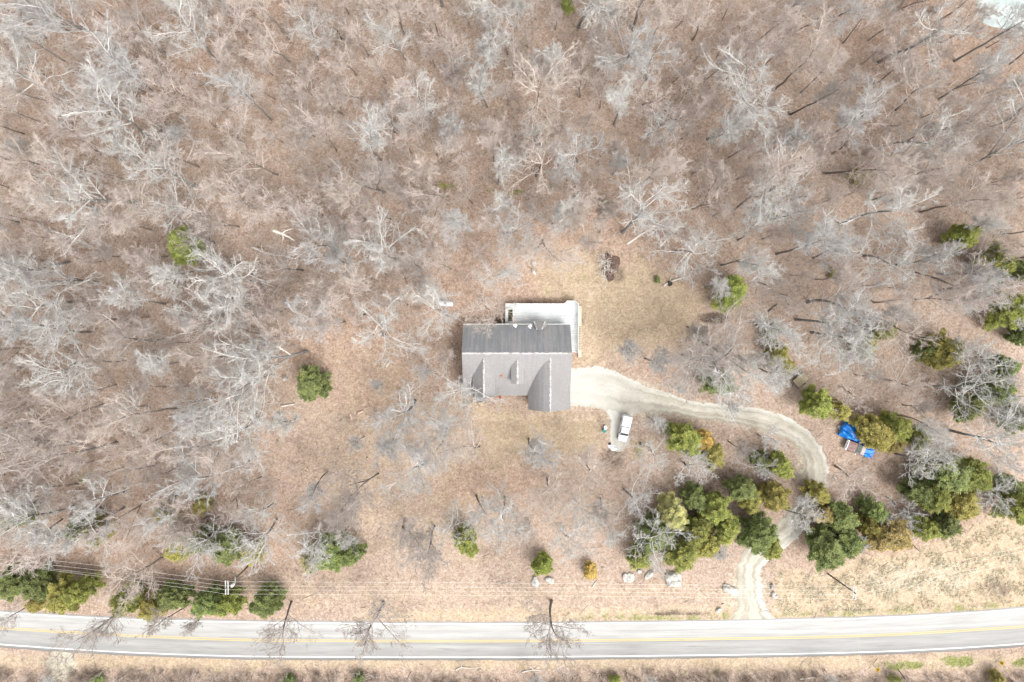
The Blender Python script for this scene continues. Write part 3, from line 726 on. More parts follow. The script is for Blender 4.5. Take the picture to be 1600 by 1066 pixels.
def dish(px, py, lean, label):
    z = main_z(yR)*0 + ZE
    c = P(px, py, 4.3); base = P(px+0.6, py+3.5, 3.75)
    zroof = ZE + (ZR-ZE)*(yN-base.y)/(yN-yR)
    t = thing('satellite_dish', label, 'dish', (base.x, base.y, zroof), group='satellite dishes on the roof edge')
    o = Vector((base.x, base.y, zroof))
    m = Matrix.Translation(Vector((c.x, c.y, zroof+0.75))-o) @ Matrix.Rotation(lean, 4, 'Z') @ Matrix.Rotation(R(38), 4, 'X') @ Matrix.Diagonal((0.40, 0.27, 0.36, 1))
    MB().lathe([(0.02, -0.18), (0.45, -0.13), (0.8, -0.03), (1.0, 0.12), (0.97, 0.13), (0.75, 0.0), (0.4, -0.08), (0.02, -0.11)], 20, m).build('reflector', M['white_plastic'], t, smooth=True)
    MB().tube([(0, 0, 0.0), (0, 0, 0.45), tuple(Vector((c.x, c.y, zroof+0.68))-o)], 0.05, 8).build('mast', M['white_plastic'], t)
    MB().tube([tuple(Vector((c.x, c.y, zroof+0.68))-o), tuple(Vector((c.x-0.1, c.y-0.35, zroof+1.05))-o)], 0.025, 6).build('feed_arm', M['galv'], t)
    MB().box(-0.16, 0.16, -0.12, 0.12, -0.03, 0.05).build('foot', M['galv'], t)
dish(805, 508.3, R(8), 'white satellite dish on the rear roof edge by the deck opening')
dish(828, 509.5, R(20), 'white satellite dish on the rear roof edge beside the hipped bay roof')

# ------------------------------------------------------------------ deck
DZ = 1.2
def dxy(X, Y, z=DZ): p = P(780+X/10.15, 460+Y/10.15, z); return (p.x, p.y)
dk = thing('deck', 'pale painted deck with white railing wrapped round the rear of the house', 'deck', (*dxy(600, 300), 0))
DO = Vector(dk.location)
def db(mb, name, mat, parent=None, **k):
    o = mb.build(name, mat, parent or dk, **k); o.data.transform(Matrix.Translation(-DO)); return o
x_w, y_n = dxy(104, 150); x_e, _ = dxy(1248, 300); y_s = dxy(1200, 922)[1]; y_in = yN-OV-0.0
ox0, oy1 = dxy(142, 242); ox1, oy0 = dxy(216, 432)
fl = MB()
rects = [(x_w, ox0, y_in-0.6, y_n), (ox0, ox1, oy1, y_n), (ox0, ox1, y_in-0.6, oy0), (ox1, x_e, y_in-0.6, y_n), (hx1-OV+0.02, x_e, y_s, y_in-0.6)]
for a, b_, c, d in rects: fl.box(a, b_, min(c, d), max(c, d), DZ-0.12, DZ)
fl.prism([dxy(1030, 150), dxy(1250, 150), dxy(1192, 105), dxy(1076, 105)][::1], DZ-0.12, DZ)
db(fl, 'floor', M['deck'])
outline = [(x_w, y_in-0.5), (x_w, y_n), dxy(1030, 150), dxy(1076, 105), dxy(1192, 105), (x_e, y_n-0.02), (x_e, y_s)]
rl, bl, ps = MB(), MB(), []
for (a, b_) in zip(outline[:-1], outline[1:]):
    a3, b3 = Vector((*a, 0)), Vector((*b_, 0)); L = (b3-a3).length; u = (b3-a3)/L
    rl.bar(a3+Vector((0, 0, DZ+0.95)), b3+Vector((0, 0, DZ+0.95)), 0.06, 0.17)
    rl.bar(a3+Vector((0, 0, DZ+0.12)), b3+Vector((0, 0, DZ+0.12)), 0.06, 0.06)
    k = max(1, int(L/2.0))
    for i in range(k+1):
        q = a3+u*(L*i/k); ps.append(q)
    nb = int(L/0.16)
    for i in range(1, nb):
        q = a3+u*(L*i/nb); bl.box(q.x-.018, q.x+.018, q.y-.018, q.y+.018, DZ+0.15, DZ+0.93)
rr = db(rl, 'railing', M['white_trim']); 
o = bl.build('baluster_screen', M['white_trim'], rr); o.data.transform(Matrix.Translation(-DO))
pmb = MB()
seen = []
for q in ps:
    if any((q-s).length < 0.3 for s in seen): continue
    seen.append(q); b_ = MB().box(q.x-.07, q.x+.07, q.y-.07, q.y+.07, 0, DZ+1.02); db(b_, 'post', M['white_trim'])
# stair well in the deck: framed opening, green treads going down
fr = MB(); fr.box(ox0-0.08, ox1+0.10, oy1, oy1+0.1, DZ+0.004, DZ+0.08); fr.box(ox1, ox1+0.1, oy0, oy1, DZ+0.004, DZ+0.9); fr.box(ox0, ox1+0.1, oy0-0.1, oy0, DZ+0.004, DZ+0.08)
db(fr, 'opening_frame', M['white_trim'])
stp = MB(); n_t = 7
for i in range(n_t):
    y1 = oy0 + (oy1-oy0)*(1-i/n_t); y0_ = oy0 + (oy1-oy0)*(1-(i+0.86)/n_t); z = DZ-0.14-i*0.14
    stp.box(ox0+0.02, ox1-0.02, y0_, y1, z-0.05, z)
db(stp, 'stair', M['mossy_plank'])

# plank walkway beside the deck
wk = thing('walkway', 'narrow tan plank walkway with dark slots running alongside the deck', 'walkway', (*dxy(1282, 590, .3), 0))
WO = Vector(wk.location)
a0, a1 = dxy(1258, 182, .3), dxy(1303, 1000, .3)
m1 = MB(); m2 = MB(); m3 = MB()
yA, yB = a0[1], a1[1]; Lw = yA-yB
def wkb(mb, nm, mat): o = mb.build(nm, mat, wk); o.data.transform(Matrix.Translation(-WO)); return o
m1.box(a0[0], a1[0], yA-Lw*0.40, yA, 0.24, 0.30); m3.box(a0[0], a1[0], yB, yB+Lw*0.12, 0.24, 0.30)
ns = 15; s0, s1 = yB+Lw*0.12, yA-Lw*0.40
for i in range(ns): m2.box(a0[0], a1[0], s0+(s1-s0)*i/ns, s0+(s1-s0)*(i+0.58)/ns, 0.24, 0.30)
wkb(m1, 'solid_boards', M['walk_plank']); wkb(m3, 'landing_boards', M['walk_plank']); wkb(m2, 'slatted_boards', M['walk_plank'])
for x in (a0[0]+0.03, a1[0]-0.09): wkb(MB().box(x, x+0.06, yB+.05, yA-.05, 0.0, 0.236), 'joist', M['old_wood'])

# ------------------------------------------------------------------ vehicles
def hull(mb, secs):
    """loft closed cross sections (lists of points with equal count) and cap the ends"""
    n = len(secs[0]); b = len(mb.v)
    for s in secs: mb.v += [tuple(p) for p in s]
    for i in range(len(secs)-1):
        for k in range(n): mb.f.append((b+i*n+k, b+i*n+(k+1) % n, b+(i+1)*n+(k+1) % n, b+(i+1)*n+k))
    mb.f.append(tuple(b+k for k in reversed(range(n)))); mb.f.append(tuple(b+(len(secs)-1)*n+k for k in range(n)))
    return mb

def wheel_set(t, xs, hw, r=0.38):
    for x in xs:
        for s in (-1, 1):
            m = Matrix.Translation((x, s*hw, r)) @ Matrix.Rotation(R(90), 4, 'X')
            o = MB().lathe([(r*0.62, -0.12), (r*0.95, -0.12), (r, -0.08), (r, 0.08), (r*0.95, 0.12), (r*0.62, 0.12)], 20, m).build('wheel', M['tyre'], t, smooth=False)
            MB().lathe([(0.05, -0.125), (r*0.6, -0.11), (r*0.6, 0.11), (0.05, 0.125)], 14, m).build('rim', M['chrome'], o)

def sec(x, hw, z0, z1, r=0.12, crown=0.03):
    """rounded body section at station x"""
    return [(x, -hw+0.06, z0), (x, -hw, z0+0.12), (x, -hw, z1-r), (x, -hw+r*0.7, z1-r*0.15), (x, -hw*0.4, z1+crown), (x, hw*0.4, z1+crown), (x, hw-r*0.7, z1-r*0.15), (x, hw, z1-r), (x, hw, z0+0.12), (x, hw-0.06, z0)]

def pickup(loc, rz, L=5.35, label='', topper=True):
    t = thing('pickup_truck', label, 'pickup', loc, rz)   # nose towards +x
    hw = 0.93; f = L/2
    body = MB()
    hull(body, [sec(-f+0.02, hw-.06, .45, .98), sec(-f+0.25, hw, .38, 1.05), sec(-0.2*f, hw, .35, 1.06), sec(0.36*f, hw, .35, 1.07), sec(0.62*f, hw-.01, .35, 1.05, .16, .05), sec(0.86*f, hw-.05, .38, .98, .18, .05), sec(f-.10, hw-.14, .45, .88, .2, .04), sec(f, hw-.26, .52, .78, .15, .02)])
    body.build('body', M['white_paint'], t, bevel=0.02)
    cab = MB()
    hull(cab, [sec(-0.155*f, hw-.06, 1.0, 1.16, .04), sec(-0.14*f, hw-.14, 1.0, 1.76, .12), sec(0.30*f, hw-.17, 1.0, 1.76, .14), sec(0.50*f, hw-.08, 1.0, 1.10, .04)])
    cab.build('cab', M['white_paint'], t, bevel=0.015)
    # windscreen lies on the sloped front of the cab
    xa, xb = 0.315*f, 0.495*f; za, zb = 1.725, 1.13
    wsm = MB(); wsm.add([(xa+.03, -hw+.30, za+.012), (xa+.03, hw-.30, za+.012), (xb+.035, hw-.17, zb+.02), (xb+.035, -hw+.17, zb+.02), (xa, -hw+.30, za-.05), (xa, hw-.30, za-.05), (xb, hw-.17, zb-.05), (xb, -hw+.17, zb-.05)],
        [(0, 1, 2, 3), (7, 6, 5, 4), (0, 4, 5, 1), (1, 5, 6, 2), (2, 6, 7, 3), (3, 7, 4, 0)])
    wsm.build('windshield', M['glass'], t)
    for s in (-1, 1):
        sw = MB(); y0, y1 = s*(hw-.085), s*(hw-.135)
        sw.add([(-.09*f, y0, 1.14), (.40*f, y0, 1.14), (.29*f, y1, 1.62), (-.09*f, y1, 1.62), (-.09*f, y0-s*.06, 1.14), (.40*f, y0-s*.06, 1.14), (.29*f, y1-s*.06, 1.62), (-.09*f, y1-s*.06, 1.62)],
               [(0, 1, 2, 3), (7, 6, 5, 4), (0, 4, 5, 1), (1, 5, 6, 2), (2, 6, 7, 3), (3, 7, 4, 0)])
        sw.build('side_window', M['glass'], t)
        MB().box(.36*f, .36*f+.12, s*(hw+.02)-.09, s*(hw+.02)+.09, 1.08, 1.24).build('mirror', M['dark'], t, bevel=.02)
        MB().box(f-.10, f-.035, s*(hw-.30)-.17, s*(hw-.30)+.17, .62, .76).build('headlight', M['lamp_clear'], t)
        MB().box(-f-.015, -f+.05, s*(hw-.16)-.07, s*(hw-.16)+.07, .62, .92).build('tail_light', M['lamp_red'], t)
    if topper:
        tp = MB(); hull(tp, [sec(-f+.06, hw-.10, 1.03, 1.62, .1), sec(-f+.14, hw-.07, 1.03, 1.72, .12), sec(-.22*f, hw-.07, 1.03, 1.74, .12), sec(-.19*f, hw-.10, 1.03, 1.70, .1)])
        to = tp.build('topper', M['white_plastic'], t, bevel=.02)
        for s in (-1, 1): MB().box(-f+.35, -.3*f, s*(hw-.068)-.012, s*(hw-.068)+.012, 1.22, 1.52).build('topper_window', M['glass'], to)
    MB().box(f-.10, f+.07, -hw+.14, hw-.14, .40, .54).build('front_bumper', M['chrome'], t, bevel=.03)
    MB().box(-f-.12, -f+.03, -hw+.08, hw-.08, .42, .56).build('rear_bumper', M['chrome'], t, bevel=.03)
    wheel_set(t, (0.66*f, -0.60*f), hw-.10)
    return t
ph, pt = P(972.3, 689.5, 1.0), P(980.8, 650.5, 1.2)
pc = (ph+pt)/2
pickup((pc.x, pc.y, 0.03), math.atan2(ph.y-pt.y, ph.x-pt.x), max(5.0, (ph-pt).xy.length+0.1), 'white pickup truck with a white bed topper on the gravel spur')

def old_truck(loc, rz, L):
    t = thing('old_truck', 'old truck with faded maroon hood and dusty windshield beside the big cedar', 'truck', loc, rz)
    hw = 1.0; f = L/2
    hull(MB(), [sec(-f, hw-.05, .55, 1.15, .06), sec(-.1*f, hw, .5, 1.16, .08), sec(0.12*f, hw, .5, 1.16, .08), sec(.14*f, hw, .5, 1.2, .08), sec(.55*f, hw-.02, .5, 1.22, .14, .05), sec(.88*f, hw-.06, .5, 1.16, .16, .05)]).build('body', M['maroon'], t, bevel=.02)
    hull(MB(), [sec(-.14*f, hw-.08, 1.1, 1.5, .05), sec(-.12*f, hw-.16, 1.1, 1.86, .1), sec(.10*f, hw-.18, 1.1, 1.86, .1), sec(.30*f, hw-.08, 1.1, 1.25, .05)]).build('cab', M['faded_pink'], t, bevel=.015)
    xa, xb, za, zb = .105*f, .29*f, 1.83, 1.27
    MB().add([(xa+.04, -hw+.30, za+.015), (xa+.04, hw-.30, za+.015), (xb+.05, hw-.18, zb+.02), (xb+.05, -hw+.18, zb+.02), (xa, -hw+.30, za-.05), (xa, hw-.30, za-.05), (xb, hw-.18, zb-.05), (xb, -hw+.18, zb-.05)],
        [(0, 1, 2, 3), (7, 6, 5, 4), (0, 4, 5, 1), (1, 5, 6, 2), (2, 6, 7, 3), (3, 7, 4, 0)]).build('windshield', M['pale_glass'], t)
    MB().box(.88*f, .955*f, -hw+.10, hw-.10, .55, 1.14).build('grille', M['dark'], t)
    MB().box(.955*f, f+.02, -hw+.0, hw-.0, .62, 1.02).build('front_bumper', M['white_trim'], t, bevel=.03)
    MB().box(.89*f, .95*f, -hw+.05, hw-.05, 1.142, 1.19).build('hood_trim', M['white_trim'], t)
    for s in (-1, 1):
        MB().box(.28*f, .28*f+.16, s*(hw+.12)-.11, s*(hw+.12)+.11, 1.25, 1.5).build('mirror', M['white_trim'], t, bevel=.02)
        MB().box(.956*f, .99*f, s*(hw-.2)-.12, s*(hw-.2)+.12, 1.03, 1.18).build('headlight', M['lamp_clear'], t)
        MB().box(-f-.03, -f+.02, s*(hw-.2)-.08, s*(hw-.2)+.08, .75, 1.0).build('tail_light', M['lamp_red'], t)
    wheel_set(t, (.62*f, -.58*f), hw-.08, .42)
    return t
oh, ot = P(1321.5, 694, 0.8), P(1368, 711.5, 1.0)
oc = (oh+ot)/2; orz = math.atan2(oh.y-ot.y, oh.x-ot.x)
old_truck((oc.x, oc.y, 0), orz, (oh-ot).xy.length)

def tarp(name, label, loc, rz, L, W, top, hang, seed, amp=.10, taper=0.0):
    """draped sheet: a crumpled top with skirts that hang down the sides"""
    rg = np.random.default_rng(seed); nx_, ny_ = 34, 26
    u, v = np.meshgrid(np.linspace(-1, 1, nx_), np.linspace(-1, 1, ny_))
    ph_ = rg.random(8)*6.28; z = np.zeros_like(u)
    for k in range(8):
        a, b_ = rg.normal(0, 4.5, 2); z += np.sin(a*u+b_*v+ph_[k])*amp/2.0
    e = np.maximum(np.abs(u), np.abs(v)); drop = np.clip((e-.82)/.18, 0, 1)**1.5
    Z = top + z*(1-.6*drop) - drop*hang
    X = u*L/2*(1+.04*np.sin(5*v+ph_[0])) ; Y = v*W/2*(1-taper*(u+1)/2)*(1+.05*np.sin(6*u+ph_[1]))
    X = X + rg.normal(0, .02, X.shape); Y = Y + rg.normal(0, .02, Y.shape)
    vv = np.stack([X, Y, Z], -1).reshape(-1, 3); ii = np.arange(nx_*ny_).reshape(ny_, nx_)
    ff = np.stack([ii[:-1, :-1], ii[:-1, 1:], ii[1:, 1:], ii[1:, :-1]], -1).reshape(-1, 4)
    me = mesh_np(name, vv, ff, M['tarp']); o = link(bpy.data.objects.new(name, me)); o.location = loc; o.rotation_euler = (0, 0, rz)
    s = o.modifiers.new('cloth', 'SOLIDIFY'); s.thickness = 0.012
    return tag(o, label, 'tarp')
tcp = P(1356, 706, 1.3)
tarp('tarp', 'crumpled bright blue tarp over the bed of the old maroon truck', (tcp.x, tcp.y, 0), orz, 2.75, 2.15, 1.42, .5, 3, .12)
tc2 = P(1333, 676, 1.2)
# low trailer hidden under the second tarp
t2 = thing('utility_trailer', 'low trailer hidden under the upper blue tarp, drawbar showing', 'trailer', (tc2.x, tc2.y, 0), R(-22)+math.pi)
MB().box(-2.1, 1.9, -.95, .95, .5, .62).build('bed', M['old_wood'], t2)
MB().box(-2.1, 1.9, -.95, -.88, .625, 1.0).build('side_board', M['old_wood'], t2); MB().box(-2.1, 1.9, .88, .95, .625, 1.0).build('side_board', M['old_wood'], t2)
MB().tube([(1.9, .5, .5), (2.75, 0, .5)], .05, 8).build('drawbar', M['galv'], t2); MB().tube([(1.9, -.5, .5), (2.75, 0, .5)], .05, 8).build('drawbar', M['galv'], t2)
wheel_set(t2, (-.2,), 1.05, .34)
tarp('tarp', 'blue tarp draped over the trailer half under the cedar, above the maroon truck', (tc2.x, tc2.y, 0), R(-22)+math.pi, 4.5, 2.8, 1.25, .65, 8, .16, -.12)

# plank topped trailer / platform by the cedar
c0, c1 = P(1240.5, 599, .75), P(1263, 587, .75)
ptc = P(1251.6, 593.8, .75)
pd = thing('flatbed_trailer', 'small flatbed with weathered tan planks standing by the round green cedar', 'trailer', (ptc.x, ptc.y, 0), R(40))
for i in range(7):
    y = -0.86+i*.247; MB().box(-1.32, 1.32, y, y+.225, .70, .75).build('plank', M['tan_plank'], pd)
MB().box(-1.37, 1.37, -.93, -.865, .52, .74).build('side_rail', M['dark'], pd); MB().box(-1.37, 1.37, .87, .935, .52, .74).build('side_rail', M['dark'], pd)
MB().box(-1.37, -1.325, -.86, .865, .52, .74).build('end_rail', M['dark'], pd); MB().box(1.325, 1.37, -.86, .865, .52, .74).build('end_rail', M['dark'], pd)
MB().tube([(-1.37, .4, .6), (-2.1, 0, .5)], .04, 6).build('drawbar', M['dark'], pd)
wheel_set(pd, (.1,), 1.02, .3)

# propane tank
tk = P(696, 474.3, .8)
tt = thing('propane_tank', 'white horizontal propane tank with grey dome lid under bare branches', 'tank', (tk.x, tk.y, 0), R(-2))
m = Matrix.Translation((0, 0, .82)) @ Matrix.Rotation(R(90), 4, 'Y')
MB().lathe([(.04, -1.45), (.28, -1.40), (.44, -1.26), (.5, -1.08), (.5, 1.08), (.44, 1.26), (.28, 1.40), (.04, 1.45)], 24, m).build('shell', M['white_paint'], tt, smooth=True)
MB().lathe([(.2, 1.25), (.2, 1.45), (.12, 1.53), (.02, 1.55)], 16).build('dome_lid', M['sign_metal'], tt, smooth=True)
for x in (-.8, .8): MB().box(x-.12, x+.12, -.35, .35, 0, .42).build('saddle', M['concrete'], tt)

# wheelbarrow-like teal tub with white bag
tb = P(944, 672.5, .4)
b1 = thing('trash_tub', 'teal plastic tub lying beside the gravel parking spur', 'tub', (tb.x, tb.y, 0), R(15))
m = Matrix.Translation((0, 0, .30)) @ Matrix.Rotation(R(25), 4, 'X')
MB().lathe([(.02, -.3), (.30, -.3), (.36, .28), (.40, .3), (.40, .34), (.34, .33), (.29, -.22), (.02, -.22)], 18, m).build('tub', M['teal'], b1, smooth=True)
MB().tube([(.36, -.1, .5), (.5, 0, .55), (.36, .1, .5)], .025, 6).build('handle', M['dark'], b1)

def lump(mb, c, sx, sy, sz, seed, rough=.22, n=12, m_=9):
    """irregular rounded rock or bag"""
    rg = np.random.default_rng(seed); ph_ = rg.random((6, 3))*6.28; fr_ = rg.normal(0, 2.2, (6, 3)); b = len(mb.v)
    rings = []
    for i in range(m_+1):
        th = math.pi*i/m_
        for k in range(n):
            a = 2*math.pi*k/n; d = np.array([math.sin(th)*math.cos(a), math.sin(th)*math.sin(a), math.cos(th)])
            s = 1 + rough*sum(math.sin(float(fr_[j] @ d)+ph_[j, 0]) for j in range(6))/2.2
            mb.v.append((c[0]+d[0]*sx*s, c[1]+d[1]*sy*s, max(c[2]+d[2]*sz*s, 0.0)))
    for i in range(m_):
        for k in range(n): mb.f.append((b+i*n+k, b+(i+1)*n+k, b+(i+1)*n+(k+1) % n, b+i*n+(k+1) % n))
    return mb

def rock(px, py, sx, sy, sz, mat, label, seed, rz=0.0, name='boulder', cat='rock', group=None):
    p = P(px, py, sz*.5); mb = lump(MB(), (0, 0, sz*.35), sx, sy, sz, seed, .30)
    o = mb.build(name, mat); o.location = (p.x, p.y, 0); o.rotation_euler = (0, 0, rz)
    return tag(o, label, cat, group)
tagb = P(946.5, 668, .4)
o = lump(MB(), (0, 0, .3), .34, .42, .34, 4, .25).build('trash_bag', M['white_plastic'], smooth=True); o.location = (tagb.x, tagb.y, 0); tag(o, 'white plastic bag slumped against the teal tub', 'bag')
# crumpled white sheet
def sheet(px, py, L, W, rz, seed, label, mat=M['white_plastic'], h=.35):
    rg = np.random.default_rng(seed); n1, n2 = 22, 14
    u, v = np.meshgrid(np.linspace(-1, 1, n1), np.linspace(-1, 1, n2)); z = np.full_like(u, h)
    for k in range(10):
        a, b_ = rg.normal(0, 4, 2); z += np.sin(a*u+b_*v+rg.random()*6.28)*h*.28
    e = np.clip((np.sqrt(u**2+v**2)-.55)/.6, 0, 1); z = np.maximum(z*(1-e), .02)
    X = u*L/2*(1-.25*np.abs(v)**2+.14*np.sin(4*v+1)); Y = v*W/2*(1-.3*np.abs(u)**3+.2*np.sin(3*u))
    vv = np.stack([X, Y, z], -1).reshape(-1, 3); ii = np.arange(n1*n2).reshape(n2, n1)
    ff = np.stack([ii[:-1, :-1], ii[:-1, 1:], ii[1:, 1:], ii[1:, :-1]], -1).reshape(-1, 4)
    o = link(bpy.data.objects.new('plastic_sheet', mesh_np('plastic_sheet', vv, ff, mat))); p = P(px, py, .1); o.location = (p.x, p.y, 0.012); o.rotation_euler = (0, 0, rz)
    s = o.modifiers.new('cloth', 'SOLIDIFY'); s.thickness = .012
    return tag(o, label, 'sheet')
sheet(957, 699.5, 1.9, 1.0, R(-25), 2, 'crumpled white plastic sheet by the nose of the white pickup')
rock(952, 693.5, .25, .2, .2, M['dark_log'], 'small dark stump beside the crumpled white sheet', 3, name='stump', cat='stump')
rock(1001.5, 692.5, .32, .26, .22, M['dark_log'], 'dark lump lying in weeds beside the white pickup', 9, name='burnt_log', cat='log')
# front flower pots (red)
rp = P(781, 621, .5)
o = MB().lathe([(.02, 0), (.16, 0), (.24, .34), (.27, .36), (.2, .36), (.02, .33)], 14).build('planter', M['red_thing'], smooth=True); o.location = (rp.x, rp.y, 0); tag(o, 'red planter against the front wall below the eave', 'planter')

# rocks
RK = [
 (1054, 906, 1.5, 1.6, .75, 'rock_white', 'broad broken limestone boulder on the verge, biggest of the pale rocks left of the drive', 1),
 (980.5, 902, 1.0, .95, .5, 'rock_white', 'round pale boulder on the verge above the wires, apart from the others', 2),
 (1017, 896.5, 1.1, .45, .35, 'rock_white', 'long flat pale rock at the foot of the cedars above the verge', 3),
 (1000, 893.5, .4, .35, .3, 'rock_white', 'small pale rock next to the long flat one under the cedars', 4),
 (836, 908, .7, .9, .5, 'rock_white', 'pale rock at the lower edge of the lone green cedar, its road facing corner', 5),
 (860, 907, .8, .8, .45, 'rock_white', 'pale jagged rock just right of the lone green cedar near the wires', 6),
 (943, 888, .3, .25, .25, 'rock_white', 'tiny pale rock beside the golden bush', 7),
 (1141, 921, .75, 1.4, .5, 'rock_white', 'bright white slab of rock beside the drive mouth', 8),
 (1124, 953, .4, .5, .35, 'rock_white', 'white rock in the grass between slab and road', 9),
 (1130, 945, .25, .2, .2, 'rock_white', 'little white stone just above the rock near the road', 10),
 (1211, 930, .65, .6, .5, 'rock_white', 'pale boulder on the outer side of the drive mouth', 11),
 (1207, 917, .3, .5, .35, 'rock_grey', 'grey stone just above the pale boulder at the drive mouth', 12),
 (446, 591, .5, .45, .5, 'rock_white', 'pale stone left of the dark lone cedar in the yard', 17),
 (574, 716, .28, .26, .3, 'rock_tan', 'small round tan stone alone in the leafy yard', 18),
 (225, 872, .22, .2, .2, 'rock_white', 'tiny pale stone in litter above the roadside wires', 19),
 (508, 492, .5, .25, .25, 'rock_white', 'pale flat stone in the litter above the left yard', 20),
 (833, 413, .45, .5, .4, 'rock_white', 'white rock at the lawn corner behind the house', 21),
 (834, 424, .3, .6, .3, 'rock_white', 'slim white rock below the one at the lawn corner', 22)]
for (px, py, sx, sy, sz, mt, lb, sd) in RK: rock(px, py, sx, sy, sz, M[mt], lb, sd, rz=sd*1.3)
for k, (px, py, s, lb) in enumerate([(727, 630.5, .5, 'tan garden stone at the outer end of the porch stones'), (733, 632, .45, 'tan garden stone second from the outer end by the porch'), (739, 631, .55, 'tan garden stone in the middle below the porch roof'), (744, 633.5, .4, 'tan garden stone nearest the lawn below the porch roof'), (751, 630.5, .45, 'tan garden stone beside the porch post nearest the front wall')]):
    rock(px, py, s*1.2, s*.8, .35, M['rock_tan'], lb, 40+k, rz=k*.8, name='garden_stone', cat='stone', group='tan stones at the porch')

# logs, fallen limbs, stumps
def limb(pts, r, mat, label, name='fallen_limb', cat='limb', z=.12, forks=()):
    q = [P(a, b, z) for a, b in pts]; o0 = q[0].copy(); o0.z = 0
    sm = catmull([tuple(p) for p in q], 4)
    rg = random.Random(len(label)); pp_ = [Vector(p)-o0+Vector((rg.uniform(-.05, .05), rg.uniform(-.05, .05), rg.uniform(-.02, .04))) for p in sm]
    n = len(pp_); rs = [r*(1-.65*i/(n-1)) for i in range(n)]
    mb = MB().tube(pp_, rs, 7)
    for (i, a, b, rr_) in forks:
        s_ = pp_[min(i*4, n-1)]; e_ = P(a, b, z+.25)-o0; md = (s_+e_)/2+Vector((rg.uniform(-.25, .25), rg.uniform(-.25, .25), .1)); mb.tube([s_, md, e_], [rr_, rr_*.8, rr_*.4], 6)
    o = mb.build(name, mat, smooth=True); o.location = o0
    return tag(o, label, cat)
limb([(427, 361), (440, 365), (448, 369), (460, 376)], .26, M['dead_wood'], 'bleached dead snag top with short broken arms, far left of the deck', 'dead_snag', 'dead tree', z=8, forks=[(1, 458, 357, .14), (1, 442, 376, .12), (0, 433, 366, .1)])
limb([(393, 386), (412, 394), (427, 398), (445, 400)], .22, M['dead_wood'], 'pale fallen trunk with stub branches below the bleached snag', 'dead_snag', 'dead tree', z=1.2, forks=[(1, 409, 380, .1), (2, 438, 417, .12), (1, 404, 388, .1)])
limb([(661, 391), (668, 396), (676, 400), (686, 405)], .2, M['cut_wood'], 'short tan fallen limb lying in leaf litter beyond the tank', forks=[(1, 668, 402, .1)])
limb([(911, 334), (907, 344), (911, 354), (912, 363)], .2, M['dead_wood'], 'curved pale fallen limb alone behind the lawn')
limb([(980, 381), (1003, 366), (1022, 354), (1048, 336)], .2, M['dead_wood'], 'long slender pale trunk leaning over the litter behind the lawn', z=2.5)
limb([(1032, 385), (1050, 367), (1064, 353)], .16, M['dead_wood'], 'thin pale fallen pole right of the long leaning trunk', z=1.0)
limb([(559, 646), (569, 641)], .28, M['cut_wood'], 'pair thick cut log in the leafy yard, the longer one', 'cut_log', 'log')
limb([(547, 646), (549, 652), (549, 657)], .2, M['cut_wood'], 'short crooked cut log left of the longer log in the yard', 'cut_log', 'log')
limb([(440, 635), (451, 633), (462, 631)], .2, M['dead_wood'], 'straight pale log below the dark lone cedar', 'cut_log', 'log')
limb([(603, 573), (607, 568), (609, 565)], .22, M['dead_wood'], 'short white limb below the spreading tree in the left yard')
limb([(27, 655), (27, 670), (25, 682), (20, 686)], .18, M['dead_wood'], 'white snapped pole in the woods at the far left edge')
limb([(925, 918), (930, 911), (935, 907)], .1, M['dead_wood'], 'thin white stick on the verge below the golden bush')
limb([(815, 1050), (835, 1047), (850, 1047)], .13, M['dead_wood'], 'bare forked branch lying beyond the road below the middle tree', forks=[(1, 822, 1040, .06), (1, 845, 1041, .05)])
limb([(712, 1047), (722, 1043), (735, 1044), (748, 1043)], .13, M['dead_wood'], 'dry branch on the far verge of the road under the leaning tree', forks=[(1, 722, 1036, .06)])
limb([(1250, 1061), (1262, 1060), (1275, 1058)], .14, M['dead_wood'], 'grey stick in the dark brush at the bottom edge', z=.5)
limb([(1396, 1000)], .1, M['dark_log'], 'x') if False else None
limb([(1200, 487), (1211, 478), (1215, 475)], .12, M['dark_log'], 'dark thin log at the edge of the burnt patch')
limb([(1415, 840), (1425, 850), (1437, 862)], .2, M['dark_log'], 'dark fallen trunk between the cedars by the straw verge', z=.5)
limb([(1474, 832), (1484, 838), (1490, 842)], .16, M['dark_log'], 'dark broken branch at the upper edge of the straw verge')
# stump with a broken limb on the back lawn
limb([(1037, 447), (1046, 441), (1060, 436), (1073, 432)], .22, M['dead_wood'], 'grey broken limb beside the stump on the back lawn', forks=[(1, 1050, 430, .09), (2, 1066, 440, .07)])
sp_ = P(1047, 443, .3)
o = MB().lathe([(.02, 0), (.55, 0), (.42, .3), (.36, .75), (.2, .55), (.02, .5)], 12).build('stump', M['dark_log']); o.location = (sp_.x, sp_.y, 0); tag(o, 'hollow dark stump at the edge of the back lawn', 'stump')

# brush pile on the back lawn
bpc = P(950, 418, .5); rg = random.Random(21)
bp_ = thing('brush_pile', 'pile of grey sticks and dead leaves on the back lawn', 'brush pile', (bpc.x, bpc.y, 0))
mb = MB()
for k in range(8): lump(mb, (rg.uniform(-.3, 1.6), rg.uniform(-2.2, 2.0), .2), rg.uniform(.6, 1.2), rg.uniform(.6, 1.2), rg.uniform(.3, .6), 60+k, .3)
mb.build('leaf_heap', M['brush_leaf'], bp_)
mb = MB()
for k in range(150):
    a = rg.uniform(0, 6.28); x, y = rg.gauss(-.5, .6), rg.gauss(0, 1.3); L_ = rg.uniform(.4, 1.6); z = rg.uniform(.2, .9)
    mb.tube([(x, y, z), (x+L_*.5*math.cos(a), y+L_*.5*math.sin(a), z+rg.uniform(-.1, .2)), (x+L_*math.cos(a+.3), y+L_*math.sin(a+.3), z+rg.uniform(-.2, .3))], [.035, .028, .012], 4, False)
